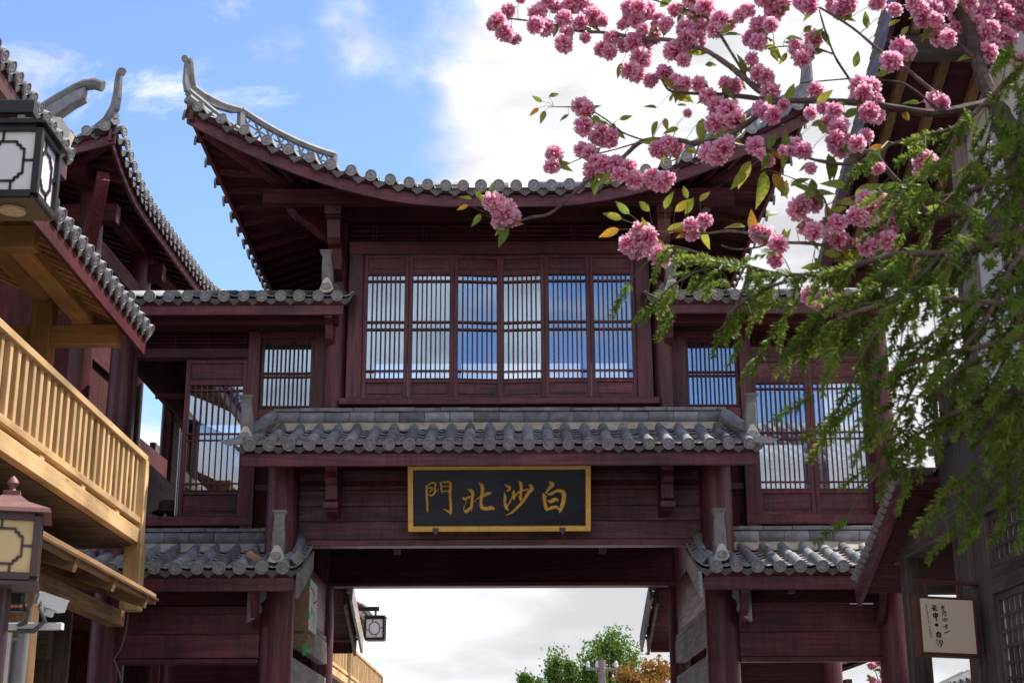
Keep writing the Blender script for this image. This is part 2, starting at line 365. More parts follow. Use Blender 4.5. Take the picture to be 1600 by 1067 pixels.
def shed(root, name, x0, x1, ye, ze, yr, zr, nroll, seg, verge=(0, 0), ridge=True, rx=None, sag=.03):
    """tiled lean-to roof: eave at (ye, ze), top at (yr, zr), covering x0..x1"""
    d = V((0, yr-ye, zr-ze)); ln = d.length; d.normalize(); nrm = V((0, -d.z, d.y))
    P = lambda x, t: V((x, ye, ze))+d*(t*ln)-nrm*(sag*4*t*(1-t))
    deck = MB()
    for i in range(4):
        a, b = i/4, (i+1)/4
        q = [P(x0, a)-nrm*.03, P(x1, a)-nrm*.03, P(x1, b)-nrm*.03, P(x0, b)-nrm*.03]
        deck.add(q+[w-nrm*.05 for w in q], [(0, 1, 2, 3), (7, 6, 5, 4), (0, 4, 5, 1), (2, 6, 7, 3), (1, 5, 6, 2), (0, 3, 7, 4)])
    roof = deck.build(name, dred('x'), root)
    sp = (x1-x0)/nroll; xs = [x0+sp*(i+.5) for i in range(nroll)]
    pan = MB(); rows = max(4, int(ln/.115))
    for i in range(nroll+1):
        xc = x0+sp*i
        if i == 0: xc += .03
        if i == nroll: xc -= .03
        for r in range(rows):
            t = r/rows; pan_row(pan, P(xc, t)+V((random.uniform(-.004, .004), 0, random.uniform(-.003, .003)))+d*random.uniform(-.012, .012), X, d, nrm, sp*.98, ln/rows*1.25)
        link('drip_tile', ME_DRIP, roof, Matrix.Translation(P(xc, 0)+V((random.uniform(-.006, .006), -.008, .014))) @ Matrix.Rotation(random.uniform(-.05, .05), 4, 'Y') @ Matrix.Rotation(R(18), 4, 'X'))
    kind(pan.build('pan_tile_bed', PANM, roof), 'stuff')
    seglen = ln/seg
    for i, x in enumerate(xs):
        jx = random.uniform(-.008, .008)
        for s in range(seg):
            p = P(x+jx, s/seg)+nrm*.03
            put_tile(roof, p+nrm*random.uniform(0, .006)-d*(.03 if s == 0 else 0), X, d, nrm, (seglen*1.06+(.03 if s == 0 else 0))/.31)
        put_cap(roof, P(x+jx, 0)+nrm*.03-d*.04, X, d, nrm)
    # lime mortar under the top course
    top = P(x0, 1); mo = MB()
    nb = nroll*2
    vs = []
    for i in range(nb+1):
        x = x0+(x1-x0)*i/nb
        vs += [P(x, .80+random.uniform(-.03, .03))+nrm*.03, P(x, .92)+nrm*.065, P(x, 1)+nrm*.07]
    mo.add(vs, [(3*i+k, 3*i+3+k, 3*i+4+k, 3*i+1+k) for i in range(nb) for k in (0, 1)]).build('mortar_strip', MORT, roof)
    if ridge:
        a, b = rx or (x0, x1); n = int((b-a)/.275)
        for i in range(n):
            link('ridge_tile', ME_RIDGE, roof, Matrix.Translation(V((a+(b-a)*(i+.5)/n, yr-.02, zr+.10+random.uniform(-.004, .004)))) @ Matrix.Diagonal(((b-a)/n/.275, 1, 1, 1)))
        rb = MB(); x = a-.02
        while x < b:
            w = random.uniform(.24, .4); rb.box(x, min(x+w-.006, b+.03), yr-.07+random.uniform(-.006, .006), yr+.05, zr+.175, zr+.215+random.uniform(-.004, .006)); x += w
        rb.build('ridge_course', plain('ridge_course_clay', (.20, .20, .21), .85, 0, .4, 9), roof)
        MB().box(a, b, yr-.0, yr+.06, zr-.05, zr+.176).build('ridge_backing', MORT, roof)
    return roof, P, d, nrm

def column(root, x, y, z0, z1, r, name='column', taper=.93, m=None):
    n = 8; zs = [z0+(z1-z0)*i/n for i in range(n+1)]
    return MB().tube([(x, y, z) for z in zs], [r*(1-(1-taper)*i/n) for i in range(n+1)], 20).build(name, m or red('z'), root, True)

def window_leaf(root, x0, x1, z0, z1, y, top, bot, nb, hz=(.07, .46, .53, .92), rot=0, hinge=None, st=.05, panels=True, name='window'):
    """a lattice window leaf facing -Y: frame with moulded panels, lattice and pane as its pieces"""
    f = MB(); d = .045
    f.box(x0, x0+st, y, y+d, z0, z1); f.box(x1-st, x1, y, y+d, z0, z1)
    zb, zt = z0+bot, z1-top
    rails = [(z0, z0+st*.8), (z1-st*.8, z1)]
    if bot > .06: rails.append((zb-st*.8, zb))
    if top > .06: rails.append((zt, zt+st*.8))
    for a, b in rails: f.box(x0+st, x1-st, y+.002, y+d-.002, a, b)
    # bead round the glazing
    for a, b in ((zb, zb+.014), (zt-.014, zt)): f.box(x0+st, x1-st, y-.006, y+.02, a, b, .002)
    w = f.build(name, red('z'), root)
    def rotd(o):
        if rot: o.data.transform(Matrix.Translation(V((hinge, y, 0))) @ Matrix.Rotation(rot, 4, 'Z') @ Matrix.Translation(V((-hinge, -y, 0))))
        return o
    rotd(w)
    if panels:
        for a, b in ((z0+st*.8, zb-st*.8), (zt+st*.8, z1-st*.8)):
            if b-a < .05: continue
            p = MB(); p.box(x0+st, x1-st, y+.018, y+.032, a, b)
            i = .022; p.box(x0+st+i, x1-st-i, y+.008, y+.02, a+i, b-i, .006)
            rotd(p.build('panel', red('x'), w))
    l = MB(); xa, xb = x0+st, x1-st; hgt = zt-zb
    for i in range(nb):
        xx = xa+(xb-xa)*(i+1)/(nb+1); l.box(xx-.008, xx+.008, y+.004, y+.024, zb, zt, .003)
    for h in hz: l.box(xa, xb, y+.0, y+.021, zt-hgt*h-.0105, zt-hgt*h+.0105, .003)
    rotd(l.build('lattice', red('z'), w))
    g = MB(); yy = y+.034; g.add([V((xa, yy, zb)), V((xb, yy, zb)), V((xb, yy, zt)), V((xa, yy, zt))], [(0, 1, 2, 3)])
    rotd(g.build('pane', GLASS, w))
    return w
# ================================================================ ground
g = MB(); g.add([V((-900, -900, -.02)), V((900, -900, -.02)), V((900, 900, -.02)), V((-900, 900, -.02))], [(0, 1, 2, 3)])
kind(g.build('ground', plain('packed_earth', (.20, .17, .14), .9, 0, .25, .4)), 'structure')
g = MB(); g.add([V((-3.9, -60, 0)), V((3.9, -60, 0)), V((3.9, 160, 0)), V((-3.9, 160, 0))], [(0, 1, 2, 3)])
kind(g.build('street', plain('street_stone', (.26, .25, .24), .8, 0, .25, 1.5)), 'structure')

# ================================================================ the gate
CX = -.08
gate = thing('gate_tower', (CX, 18.4, 0), 'large dark red timber gate tower with grey tiled roofs and upswept eaves', 'gate')
# ---- upper hipped roof with flying corners
def hip_roof(root, name, CX, W, Y0, DEP, Z0, FL, AL, RR, cnt, full=True, horn=1., panel=True):
    def gg(d): return max(0., 1-d/RR)**2
    def S(p, q):
        dx = W-abs(p); dy = min(q, DEP-q); k = gg(dx)*gg(dy); d = min(dx, dy)
        sx = 1 if p > 0 else -1; sy = -1 if q < DEP/2 else 1
        return V((CX+p+sx*FL*k, Y0+q+sy*FL*1.1*k, Z0+.30*d+.03*d*d+AL*k))
    def Sf(p, q, ax):   # local frame, ax = 'p' or 'q' = direction pointing up the slope
        e = .02
        if ax == 'q': up = S(p, q+e)-S(p, q); cr_ = S(p+e, q)-S(p-e, q)
        elif ax == '-q': up = S(p, q-e)-S(p, q); cr_ = S(p-e, q)-S(p+e, q)
        elif ax == 'p': up = S(p+e, q)-S(p, q); cr_ = S(p, q-e)-S(p, q+e)
        else: up = S(p-e, q)-S(p, q); cr_ = S(p, q+e)-S(p, q-e)
        up.normalize(); cr_ = (cr_-up*cr_.dot(up)).normalized(); return cr_, up, cr_.cross(up)
    n = 44; m = MB(); vs = []
    for off in (-.015, -.075):
        for j in range(n+1):
            for i in range(n+1):
                vs.append(S(-W+2*W*i/n, DEP*j/n)+V((0, 0, off)))
    fs = []; k1 = (n+1)**2
    for j in range(n):
        for i in range(n):
            a = j*(n+1)+i; fs.append((a, a+1, a+n+2, a+n+1)); fs.append((k1+a, k1+a+n+1, k1+a+n+2, k1+a+1))
    for i in range(n):
        for a, b in ((i, i+1), (n*(n+1)+i+1, n*(n+1)+i), ((i+1)*(n+1), i*(n+1)), (i*(n+1)+n, (i+1)*(n+1)+n)): fs.append((b, a, a+k1, b+k1))
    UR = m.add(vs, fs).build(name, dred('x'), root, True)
    def rolls(ax, cnt, span, full=True):
        fld = MB(); pan = MB()
        for i in range(cnt):
            c = -span/2+span*(i+.5)/cnt
            if ax in ('q', '-q'):
                lim = min(W-abs(c), DEP/2)
                F = (lambda t, c=c: (c, t)) if ax == 'q' else (lambda t, c=c: (c, DEP-t))
            else:
                lim = min(W, (DEP/2-abs(c)))
                F = (lambda t, c=c: (-W+t, c+DEP/2)) if ax == 'p' else (lambda t, c=c: (W-t, c+DEP/2))
            x, y, z = Sf(*F(0.001), ax); p = S(*F(0))
            if ax != '-q' and full:
                ex = .0 if ax == 'q' else .06; put_tile(UR, p+z*.02-y*(.03+ex), x, y, z, (.36+ex)/.31); put_cap(UR, p+z*(.02-ex*.4)-y*(.045+ex), x, y, z)
                pd = S(*F(0))+x*.1
                link('drip_tile', ME_DRIP, UR, fr(pd-y*.008-z*.012, x, (V((y.x, y.y, 0)).normalized()), Z))
            if lim > .36:
                pts = [S(*F(.30+(lim-.30)*q/6)) for q in range(7)]
                vs = []
                for q, pt in enumerate(pts):
                    xx, yy, zz = Sf(*F(min(.30+(lim-.30)*q/6, lim-.03)), ax)
                    vs += [pt+xx*(.064*math.cos(math.pi*h/5))+zz*(.02+.064*math.sin(math.pi*h/5)) for h in range(6)]
                fld.add(vs, [(q*6+h, q*6+h+1, q*6+h+7, q*6+h+6) for q in range(6) for h in range(5)])
        kind(fld.build('tile_roll_field', TILE, UR, True), 'stuff')
    rolls('q', cnt[0], 2*W); rolls('p', cnt[1], DEP, full); rolls('-p', cnt[1], DEP); rolls('-q', cnt[0], 2*W)
    # fascia boards following the eave sweep
    def eave_strip(fn, cnt, drop0, drop1, inset, th, name, mat, parent):
        m = MB(); vs = []
        for i in range(cnt+1):
            p, o = fn(i/cnt); b = p+o*inset
            for dz, w in ((drop0, 0), (drop1, 0), (drop1, th), (drop0, th)): vs.append(b+o*w+V((0, 0, dz)))
        fs = [(i*4+k, i*4+(k+1) % 4, i*4+4+(k+1) % 4, i*4+4+k) for i in range(cnt) for k in range(4)]+[(3, 2, 1, 0), tuple(cnt*4+k for k in range(4))]
        return m.add(vs, fs).build(name, mat, parent)
    eave_strip(lambda t: (S(-W+2*W*t, 0), Y), 40, -.07, -.215, .035, .04, 'fascia', red('x'), UR)
    eave_strip(lambda t: (S(-W, DEP*t), X), 40, -.072, -.19, .035, .04, 'fascia', red('y'), UR)
    eave_strip(lambda t: (S(W, DEP*t), -X), 40, -.072, -.19, .035, .04, 'fascia', red('y'), UR)
    eave_strip(lambda t: (S(-W+2*W*t, DEP), -Y), 40, -.07, -.2, .035, .04, 'fascia', red('x'), UR)
    # rafters under the deck
    for i in range(30):
        c = -W+.1+(2*W-.2)*i/29; q1 = max(.2, min(1.55, W-abs(c)-.05))
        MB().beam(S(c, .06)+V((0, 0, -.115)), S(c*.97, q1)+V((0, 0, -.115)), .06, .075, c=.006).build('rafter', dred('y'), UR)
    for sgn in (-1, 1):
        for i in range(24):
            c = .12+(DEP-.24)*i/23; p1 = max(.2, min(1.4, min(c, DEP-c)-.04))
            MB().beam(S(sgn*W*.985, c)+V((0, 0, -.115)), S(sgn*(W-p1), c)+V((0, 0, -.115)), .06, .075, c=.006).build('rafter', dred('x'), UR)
    # hip ridges: rolled ridge, pierced ridge panel, flying horn
    for sx in (-1, 1):
        for sq in (0, 1):
            H = lambda s, dz=0.: S(sx*(W-s), s if sq == 0 else DEP-s)+V((0, 0, dz))
            h = MB(); ss = [.0+.14*i for i in range(20)]
            h.tube([H(s, .07) for s in ss], .062, 8); h.tube([H(s, .15) for s in ss], .05, 8)
            hp = h.build('hip_ridge', TILE, UR, True)
            MB().tube([H(s, -.16) for s in (.12, .6, 1.1, 1.6, 2.1)], [.07, .09, .1, .1, .1], 8).build('hip_beam', dred('y'), UR)
            if sq == 0:
                od = (H(0)-H(.4)); od.z = 0; od.normalize()
                b0 = H(.0); up = [(-.95, .14, .085), (-.6, .12, .085), (-.42, .13, .085), (-.20, .15, .085), (-.02, .27, .08), (.07, .42, .072), (.12, .57, .055), (.155, .70, .04), (.17, .76, .032)]; up = [(a*(horn if a < 0 else .3), b*horn if b > .2 else b, w) for a, b, w in up]
                hm = MB(); sd2 = od.cross(Z)
                # horn: flat-sided curved fin of two courses with a round stop tile at the tip
                vs = []
                for a, b, w in up:
                    c = b0+od*a+V((0, 0, b-.04)); th_ = min(1, w/.085)**1.3; vs += [c+sd2*w*.38+od*.05*th_, c-sd2*w*.38+od*.05*th_, c-sd2*w*.38-od*.07*th_+V((0, 0, .05)), c+sd2*w*.38-od*.07*th_+V((0, 0, .05))]
                hm.add(vs, [(i*4+k, i*4+(k+1) % 4, i*4+4+(k+1) % 4, i*4+4+k) for i in range(len(up)-1) for k in range(4)]+[(3, 2, 1, 0), tuple((len(up)-1)*4+k for k in range(4))])
                hm.tube([b0+od*a+V((0, 0, b+.03))-od*.06 for a, b, w in up], [.045]*7+[.038, .03], 8)
                hm.build('horn', plain('horn_clay', (.21, .21, .225), .75, 0, .35, 9), UR)
                tip = b0+od*.045+V((0, 0, .75*horn)); cm = MB(); nn = 16; ax1 = sd2; ax2 = (Z*.75+od*.6).normalized()
                cm.add([tip+(ax1*math.cos(6.2832*q/nn)*.06+ax2*math.sin(6.2832*q/nn)*.045)+od.lerp(Z, .3)*s for s in (.03, -.02) for q in range(nn)], [tuple(range(nn)), tuple(range(2*nn-1, nn-1, -1))]+[(q, q+nn, (q+1) % nn+nn, (q+1) % nn) for q in range(nn)])
                cm.build('horn_stop', CAPM, UR)
                if not panel: continue
            # pierced panel
                s0, s1, hb = .34, 1.12, .24
                lt = MB(); ns = 9
                top = [H(s0+(s1-s0)*i/ns, .19+hb) for i in range(ns+1)]; bot = [H(s0+(s1-s0)*i/ns, .19) for i in range(ns+1)]
                lt.tube(top, .045, 6); lt.tube(bot, .03, 6)
                for i in range(ns):
                    lt.beam(bot[i], top[i+1], .018, .02, sd2, 0); lt.beam(top[i], bot[i+1], .018, .02, sd2, 0)
                    mid = (bot[i]+top[i])/2; lt.beam(mid, (bot[i+1]+top[i+1])/2, .014, .014, sd2, 0)
                lt.beam(bot[0], top[0], .07, .07, sd2); lt.beam(bot[-1], top[-1], .07, .07, sd2)
                lt.build('pierced_ridge', MATS['horn_clay'], UR)
    MB().tube([S(-.12, DEP/2)+V((0, 0, .1)), S(.12, DEP/2)+V((0, 0, .1))], .1, 10).build('ridge_tile', TILE, UR)
    return UR, S
UR, S = hip_roof(gate, 'upper_roof', CX, 3.1, 15.5, 6.1, 8.17, .40, .84, 2.6, (31, 24), horn=.7)
# ---- tower storey
TY = 16.62
for sx in (-1, 1):
    column(gate, CX+sx*1.94, 16.74, 4.95, 8.62, .135)
    column(gate, CX+sx*1.94, 20.4, 4.9, 8.62, .135)
def gbox(name, x0, x1, y0, y1, z0, z1, m=None, ax='x', c=.008):
    return MB().box(CX+x0, CX+x1, y0, y1, z0, z1, c).build(name, m or red(ax), gate)
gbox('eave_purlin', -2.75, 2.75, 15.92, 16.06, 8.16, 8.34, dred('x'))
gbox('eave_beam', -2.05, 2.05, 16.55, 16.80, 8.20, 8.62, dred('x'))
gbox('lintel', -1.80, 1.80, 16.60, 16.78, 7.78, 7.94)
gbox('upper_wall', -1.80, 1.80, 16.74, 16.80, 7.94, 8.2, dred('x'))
tr = MB()
for i in range(4): tr.box(CX-1.80, CX+1.80, 16.64, 16.665, 7.965+i*.058, 7.983+i*.058, .003)
for i in range(13):
    if i % 2 == 0: continue
    xx = CX-1.80+3.6*i/12.; tr.box(xx-.03, xx-.016, 16.63, 16.66, 7.95, 8.2, .002); tr.box(xx+.016, xx+.03, 16.63, 16.66, 7.95, 8.2, .002)
tr.build('transom_lattice', dred('x'), gate)
for sx in (-1, 1):
    gbox('jamb', min(sx*1.62, sx*1.80), max(sx*1.62, sx*1.80), 16.60, 16.76, 5.96, 7.78, None, 'z')
gbox('sill', -1.86, 1.86, 16.54, 16.78, 5.90, 5.985)
gbox('apron_board', -1.80, 1.80, 16.63, 16.78, 5.72, 5.90)
lw = 3.24/6
for i in range(6):
    a = CX-1.62+lw*i; rot, hg = 0, None
    if i == 2: rot, hg = R(5.5), a
    if i == 3: rot, hg = R(-5), a+lw
    window_leaf(gate, a+.001, a+lw-.001+(.025 if i == 2 else 0), 5.99, 7.775, TY+.01, .235, .235, 7, rot=rot, hinge=hg)
# brackets at the tower's corners: carved arm under the hip, stepped bracket on the front
for sx in (-1, 1):
    o = V((CX+sx*1.94, 16.70, 8.25)); dg = V((sx*.75, -.66, 0)).normalized()
    arm = [(0, -.30), (.25, -.26), (.45, -.16), (.62, -.10), (.72, -.02), (.70, .05), (.78, .06), (.84, .14), (.80, .22), (.9, .24), (.97, .33), (1.12, .38), (1.22, .47), (1.1, .5), (.8, .46), (.4, .3), (0, .2)]
    b = MB().prism(arm, o+V((0, 0, -.02)), dg, Z, dg.cross(Z), .13)
    for a, z, r in ((.66, .02, .075), (.76, .14, .08), (.9, .28, .07), (.6, .12, .06), (.75, .27, .055)):
        for s in (-1, 1):
            c = o+dg*a+V((0, 0, z-.02))+dg.cross(Z)*(s*.065)
            b.tube([c+dg*(r*math.cos(t*.9))*(1-t*.12)+Z*(r*math.sin(t*.9)*(1-t*.12)) for t in range(7)], [.024, .024, .022, .02, .018, .016, .012], 6)
    b.build('carved_bracket', red('x'), gate)
    st = [(0, .34), (.62, .34), (.62, .16), (.58, .12), (.60, .05), (.55, 0), (.50, -.02), (.46, -.22), (.40, -.28), (.28, -.30), (.18, -.52), (0, -.62)]
    MB().prism(st, V((CX+sx*1.94, 16.62, 8.05)), -Y, Z, X, .15).build('stepped_bracket', red('z'), gate)
    MB().box(CX+sx*1.94-.095, CX+sx*1.94+.095, 15.98, 16.14, 8.06, 8.2).build('bearing_block', red('x'), gate)
# ---- lower front roof over the name board
PR, PP, pd_, pn = shed(gate, 'lower_roof', CX-2.82, CX+2.82, 15.62, 5.19, 16.52, 5.62, 26, 3, rx=(CX-2.58, CX+2.58))
for sx in (-1, 1):
    pts = [V((CX+sx*2.60, 16.45, 5.74)), V((CX+sx*2.66, 16.2, 5.60)), V((CX+sx*2.71, 15.98, 5.48)), V((CX+sx*2.75, 15.86, 5.42))]
    MB().tube(pts, [.07, .072, .07, .05], 10).build('verge_roll', TILE, PR, True)
    bl = MB()
    for i in range(5): pan_row(bl, V((CX+sx*(2.60+.03*i), 16.35-.13*i, 5.60-.055*i)), X, Y, Z, .16, .16)
    bl.build('verge_tiles', PANM, PR)
    finial(PR, (CX+sx*2.77, 15.79, 5.30), .50, (sx*.03, -.02))
    MB().prism([(0, 0), (.16, -.02), (.26, .03), (.16, .05), (0, .07)], V((CX+sx*2.78, 15.60, 5.22)), X*sx, Z, Y, .03).build('corner_tile', CAPM, PR)
gbox('fascia', -2.80, 2.80, 15.66, 15.70, 4.98, 5.13)
gbox('pent_purlin', -2.70, 2.70, 15.98, 16.12, 5.08, 5.24, dred('x'))
for i in range(26):
    c = CX-2.7+5.4*i/25
    MB().beam((c, 15.70, 5.09), (c, 16.50, 5.47), .05, .06).build('rafter', dred('y'), gate)
gbox('wall_plate', -2.66, 2.66, 16.50, 16.74, 5.10, 5.70, dred('x'))
for sx in (-1, 1):
    st = [(0, .20), (.60, .20), (.60, .04), (.56, 0), (.58, -.08), (.54, -.13), (.50, -.15), (.50, -.30), (.46, -.34), (.40, -.36), (.38, -.42), (0, -.44)]
    MB().prism(st, V((CX+sx*1.86, 16.56, 5.0)), -Y, Z, X, .13).build('stepped_bracket', red('z'), gate)
    MB().box(CX+sx*1.86-.08, CX+sx*1.86+.08, 16.03, 16.2, 4.60, 4.66).build('bracket_foot', red('x'), gate)
# ---- boards of the name-board wall
zz = 4.32
for hgt in (.21, .17, .19, .20, .17):
    MB().box(CX-2.27, CX+2.27, 16.50+random.uniform(0, .006), 16.62, zz, zz+hgt-.004, .006).build('plank', wood('worn_red', [(.05, .016, .02), (.10, .036, .044), (.19, .085, .095)], 'x', 8, .5, wear=(.28, .17, .17)), gate); zz += hgt
gbox('plank_rail', -2.27, 2.27, 16.46, 16.66, 4.245, 4.315)
gbox('plank_cap', -2.27, 2.27, 16.47, 16.63, 5.255, 5.33, dred('x'))
# ---- passage: columns, beams, ceiling
for sx in (-1, 1):
    column(gate, CX+sx*2.42, 16.22, 0, 5.22, .187, taper=.92)
    column(gate, CX+sx*2.45, 20.4, 0, 4.9, .17, taper=.9)
    column(gate, CX+sx*4.28, 16.22, 0, 4.2, .17)
    column(gate, CX+sx*4.46, 20.4, 0, 8.0, .17)
    column(gate, CX+sx*4.52, 16.95, 3.9, 7.3, .15)
    for a in range(2):
        MB().box(CX+sx*2.42-.06, CX+sx*2.42+.06, 16.4, 20.3, (3.25, 2.72)[a], (3.55, 3.08)[a], .01).build('tie_beam', greyw('y'), gate)
    MB().box(CX+sx*2.42-.03, CX+sx*2.42+.03, 16.4, 20.3, 3.64, 4.32, .01).build('side_panel', red('y'), gate)
    MB().box(CX+sx*2.42-.05, CX+sx*2.42+.05, 16.4, 20.3, 3.56, 3.63, .01).build('side_rail', greyw('y'), gate)
gbox('rear_lintel', -2.4, 2.4, 20.28, 20.55, 4.36, 4.86, dred('x'))
gbox('lintel_edge', -2.4, 2.4, 20.26, 20.52, 4.30, 4.355, red('x'))
gbox('floor_deck', -2.4, 2.4, 16.5, 20.4, 4.92, 5.0, dred('y'))
for i in range(14):
    gbox('joist', -2.3+4.6*i/13-.04, -2.3+4.6*i/13+.04, 16.62, 20.3, 4.80, 4.92, dred('y'), 'y')
for sx in (-1, 1):
    MB().beam((CX+sx*1.2, 17.2, 4.3), (CX+sx*1.32, 18.4, 4.85), .08, .09).build('brace', red('y'), gate)
# tower room: floor, ceiling, back wall with openings
gbox('room_floor', -1.9, 1.9, 16.8, 20.4, 5.5, 5.56, dred('y'))
gbox('ceiling', -1.9, 1.9, 16.8, 20.4, 8.58, 8.64, dred('y'))
gbox('back_beam', -1.9, 1.9, 20.34, 20.46, 7.52, 8.58, dred('x'))
gbox('back_sill', -1.9, 1.9, 20.34, 20.46, 5.56, 6.5, dred('x'))
for x in (-.62, .62, 1.2): gbox('back_post', x-.05, x+.05, 20.36, 20.44, 6.5, 7.52, dred('z'), 'z')
for sx in (-1, 1): gbox('room_side', sx*1.94-.03, sx*1.94+.03, 16.88, 20.3, 5.0, 8.58, dred('y'), 'y')
# ---- wings
for sx in (-1, 1):
    def wb(name, a, b, y0, y1, z0, z1, m=None, ax='x', c=.008):
        p, q = sorted((sx*a, sx*b)); return gbox(name, p, q, y0, y1, z0, z1, m or red(ax), ax, c)
    WY = 17.0
    # eave roof of the wing
    p, q = sorted((sx*1.78, sx*4.62))
    wr, WP, wd_, wn = shed(gate, 'wing_roof', CX+p, CX+q, 16.30, 7.12, 17.35, 7.50, 13, 2, ridge=False)
    finial(wr, (CX+sx*2.02, 16.42, 7.24), .50, (sx*.03, -.02))
    MB().tube([(CX+sx*1.95, 17.3, 7.6), (CX+sx*1.96, 16.9, 7.44), (CX+sx*1.97, 16.6, 7.34)], .065, 10).build('verge_roll', TILE, wr, True)
    wb('fascia', 1.82, 4.60, 16.34, 16.38, 6.93, 7.06)
    wb('wing_purlin', 1.9, 4.6, 16.55, 16.69, 6.88, 7.04, dred('x'))
    wb('wing_beam', 1.9, 4.6, 16.9, 17.1, 6.92, 7.35, dred('x'))
    wb('wing_deck', 1.9, 4.6, 17.3, 20.9, 7.47, 7.53, dred('y'), 'y')
    for i in range(13): 
        c = CX+sx*(1.9+2.65*i/12); MB().beam((c, 16.36, 7.03), (c, 17.2, 7.33), .05, .06).build('rafter', dred('y'), gate)
    br = [(0, .25), (.56, .25), (.54, .16), (.44, .1), (.38, -.05), (.26, -.14), (.2, -.32), (.08, -.42), (0, -.5)]
    MB().prism(br, V((CX+sx*2.0, 16.92, 6.75)), -Y, Z, X, .09).build('curved_bracket', red('z'), gate)
    lv = MB()
    for i in range(4): lv.box(*sorted((CX+sx*3.02, CX+sx*4.36)), WY+.03, WY+.06, 6.74+i*.048, 6.758+i*.048, .003)
    for x in (3.06, 3.5, 3.9, 4.3): lv.box(*sorted((CX+sx*x, CX+sx*(x+.02))), WY+.02, WY+.05, 6.72, 6.93, .002)
    lv.build('transom_lattice', dred('x'), gate)
    wb('transom_wall', 3.02, 4.36, WY+.09, WY+.12, 6.72, 6.93, dred('x'))
    wb('wing_lintel', 3.0, 4.44, WY-.02, WY+.12, 6.60, 6.72)
    wb('post', 2.87, 3.02, WY-.05, WY+.12, 4.0, 6.93, None, 'z')
    wb('post', 2.05, 2.24, WY-.02, WY+.12, 5.4, 6.93, None, 'z')
    wb('wing_sill', 2.87, 4.44, WY-.06, WY+.14, 4.56, 4.67)
    wb('wing_apron', 2.3, 4.44, WY-.0, WY+.08, 4.0, 4.56, dred('x'))
    wb('small_window_sill', 2.24, 2.87, WY-.03, WY+.1, 5.84, 5.96)
    wb('small_window_head', 2.24, 2.87, WY-.02, WY+.1, 6.84, 6.93)
    a, b = sorted((CX+sx*2.24, CX+sx*2.87))
    window_leaf(gate, a, b, 5.96, 6.84, WY+.02, .0, .0, 10, hz=(.05, .48, .53, .95), st=.035, panels=False, name='small_window')
    wb('wing_panel', 2.2, 2.87, WY+.03, WY+.06, 4.1, 5.84, dred('z'), 'z')
    wb('wing_panel_rail', 2.2, 2.87, WY-.0, WY+.05, 4.98, 5.06, None)
    if sx < 0:
        a, b = CX-3.76, CX-3.018
        window_leaf(gate, a, b, 4.68, 6.58, WY+.01, .30, .30, 8, hz=(.06, .47, .53, .93), st=.055)
        wb('jamb', 4.36, 4.44, WY-.03, WY+.1, 4.67, 6.6, None, 'z')
        # folded inner leaf with a pale wire grille, open into the room
        gr = MB(); q0, q1 = V((CX-3.80, 17.06, 0)), V((CX-3.84, 17.75, 0))
        for i in range(6): 
            c = q0.lerp(q1, i/5); gr.tube([c+V((0, 0, 4.7)), c+V((0, 0, 5.75))], .007, 5)
        for z in (4.72, 5.05, 5.12, 5.66, 5.74): gr.tube([q0+V((0, 0, z)), q1+V((0, 0, z))], .007, 5)
        gr.build('wire_grille', WHITEM, gate)
        MB().beam((CX-4.3, 18.2, 7.1), (CX-3.6, 18.2, 6.2), .07, .07).build('brace', red('z'), gate)
        MB().beam((CX-4.4, 18.2, 6.45), (CX-2.2, 18.2, 6.45), .05, .07).build('brace', dred('x'), gate)
    else:
        window_leaf(gate, CX+3.018, CX+3.70, 4.675, 6.58, WY+.01, .30, .30, 9, hz=(.06, .47, .53, .93), st=.055)
        window_leaf(gate, CX+3.703, CX+4.382, 4.675, 6.58, WY+.01, .30, .30, 9, hz=(.06, .47, .53, .93), st=.055)
        wb('jamb', 4.38, 4.44, WY-.03, WY+.1, 4.67, 6.6, None, 'z')
        MB().tube([(CX+3.9, 17.9, 4.2), (CX+3.9, 17.9, 6.6)], .09, 12).build('inner_post', greyw('z'), gate)
    wb('wing_floor', 2.5, 4.5, 17.0, 20.4, 3.9, 3.96, dred('y'), 'y')
    wb('back_beam', 2.5, 4.4, 20.34, 20.46, 6.30 if sx > 0 else 6.62, 7.5, dred('x'))
    wb('back_sill', 2.5, 4.4, 20.34, 20.46, 3.96, 5.14, dred('x')) if sx > 0 else wb('back_sill', 2.5, 4.4, 20.34, 20.46, 3.96, 4.5, dred('x'))
    for x in ((3.1, 3.55) if sx > 0 else (3.32,)): wb('back_post', x-.05, x+.05, 20.36, 20.44, 5.14, 6.62, dred('z'), 'z')
    wb('wing_back_wall', 2.46, 3.0, 20.36, 20.44, 4.0, 7.5, dred('z'), 'z')
    if sx < 0:
        wb('wing_end_wall', 4.44, 4.5, 17.12, 20.3, 6.55, 7.4, dred('y'), 'y'); wb('wing_end_wall', 4.44, 4.5, 17.12, 20.3, 3.96, 5.6, dred('y'), 'y'); wb('wing_end_wall', 4.445, 4.495, 19.5, 20.3, 5.6, 6.55, dred('y'), 'y')
        wb('rear_boarding', 2.6, 4.4, 20.36, 20.44, 0, 2.86, dred('z'), 'z')
        for i in range(4): wb('rough_plank', 2.5, 5.2, 19.0, 19.05, 1.6+.24*i, 1.83+.24*i, opine('x'))
    # ground storey of the wing: lower tiled roof, beam, board panel
    p, q = sorted((sx*2.16, sx*4.62))
    lr, LP, ld_, lnn = shed(gate, 'lower_wing_roof', CX+p, CX+q, 15.50, 3.84, 16.56, 4.24, 11, 3, rx=tuple(sorted((CX+sx*2.36, CX+sx*4.62))))
    finial(lr, (CX+sx*2.36, 15.70, 3.98), .52, (0, -.02))
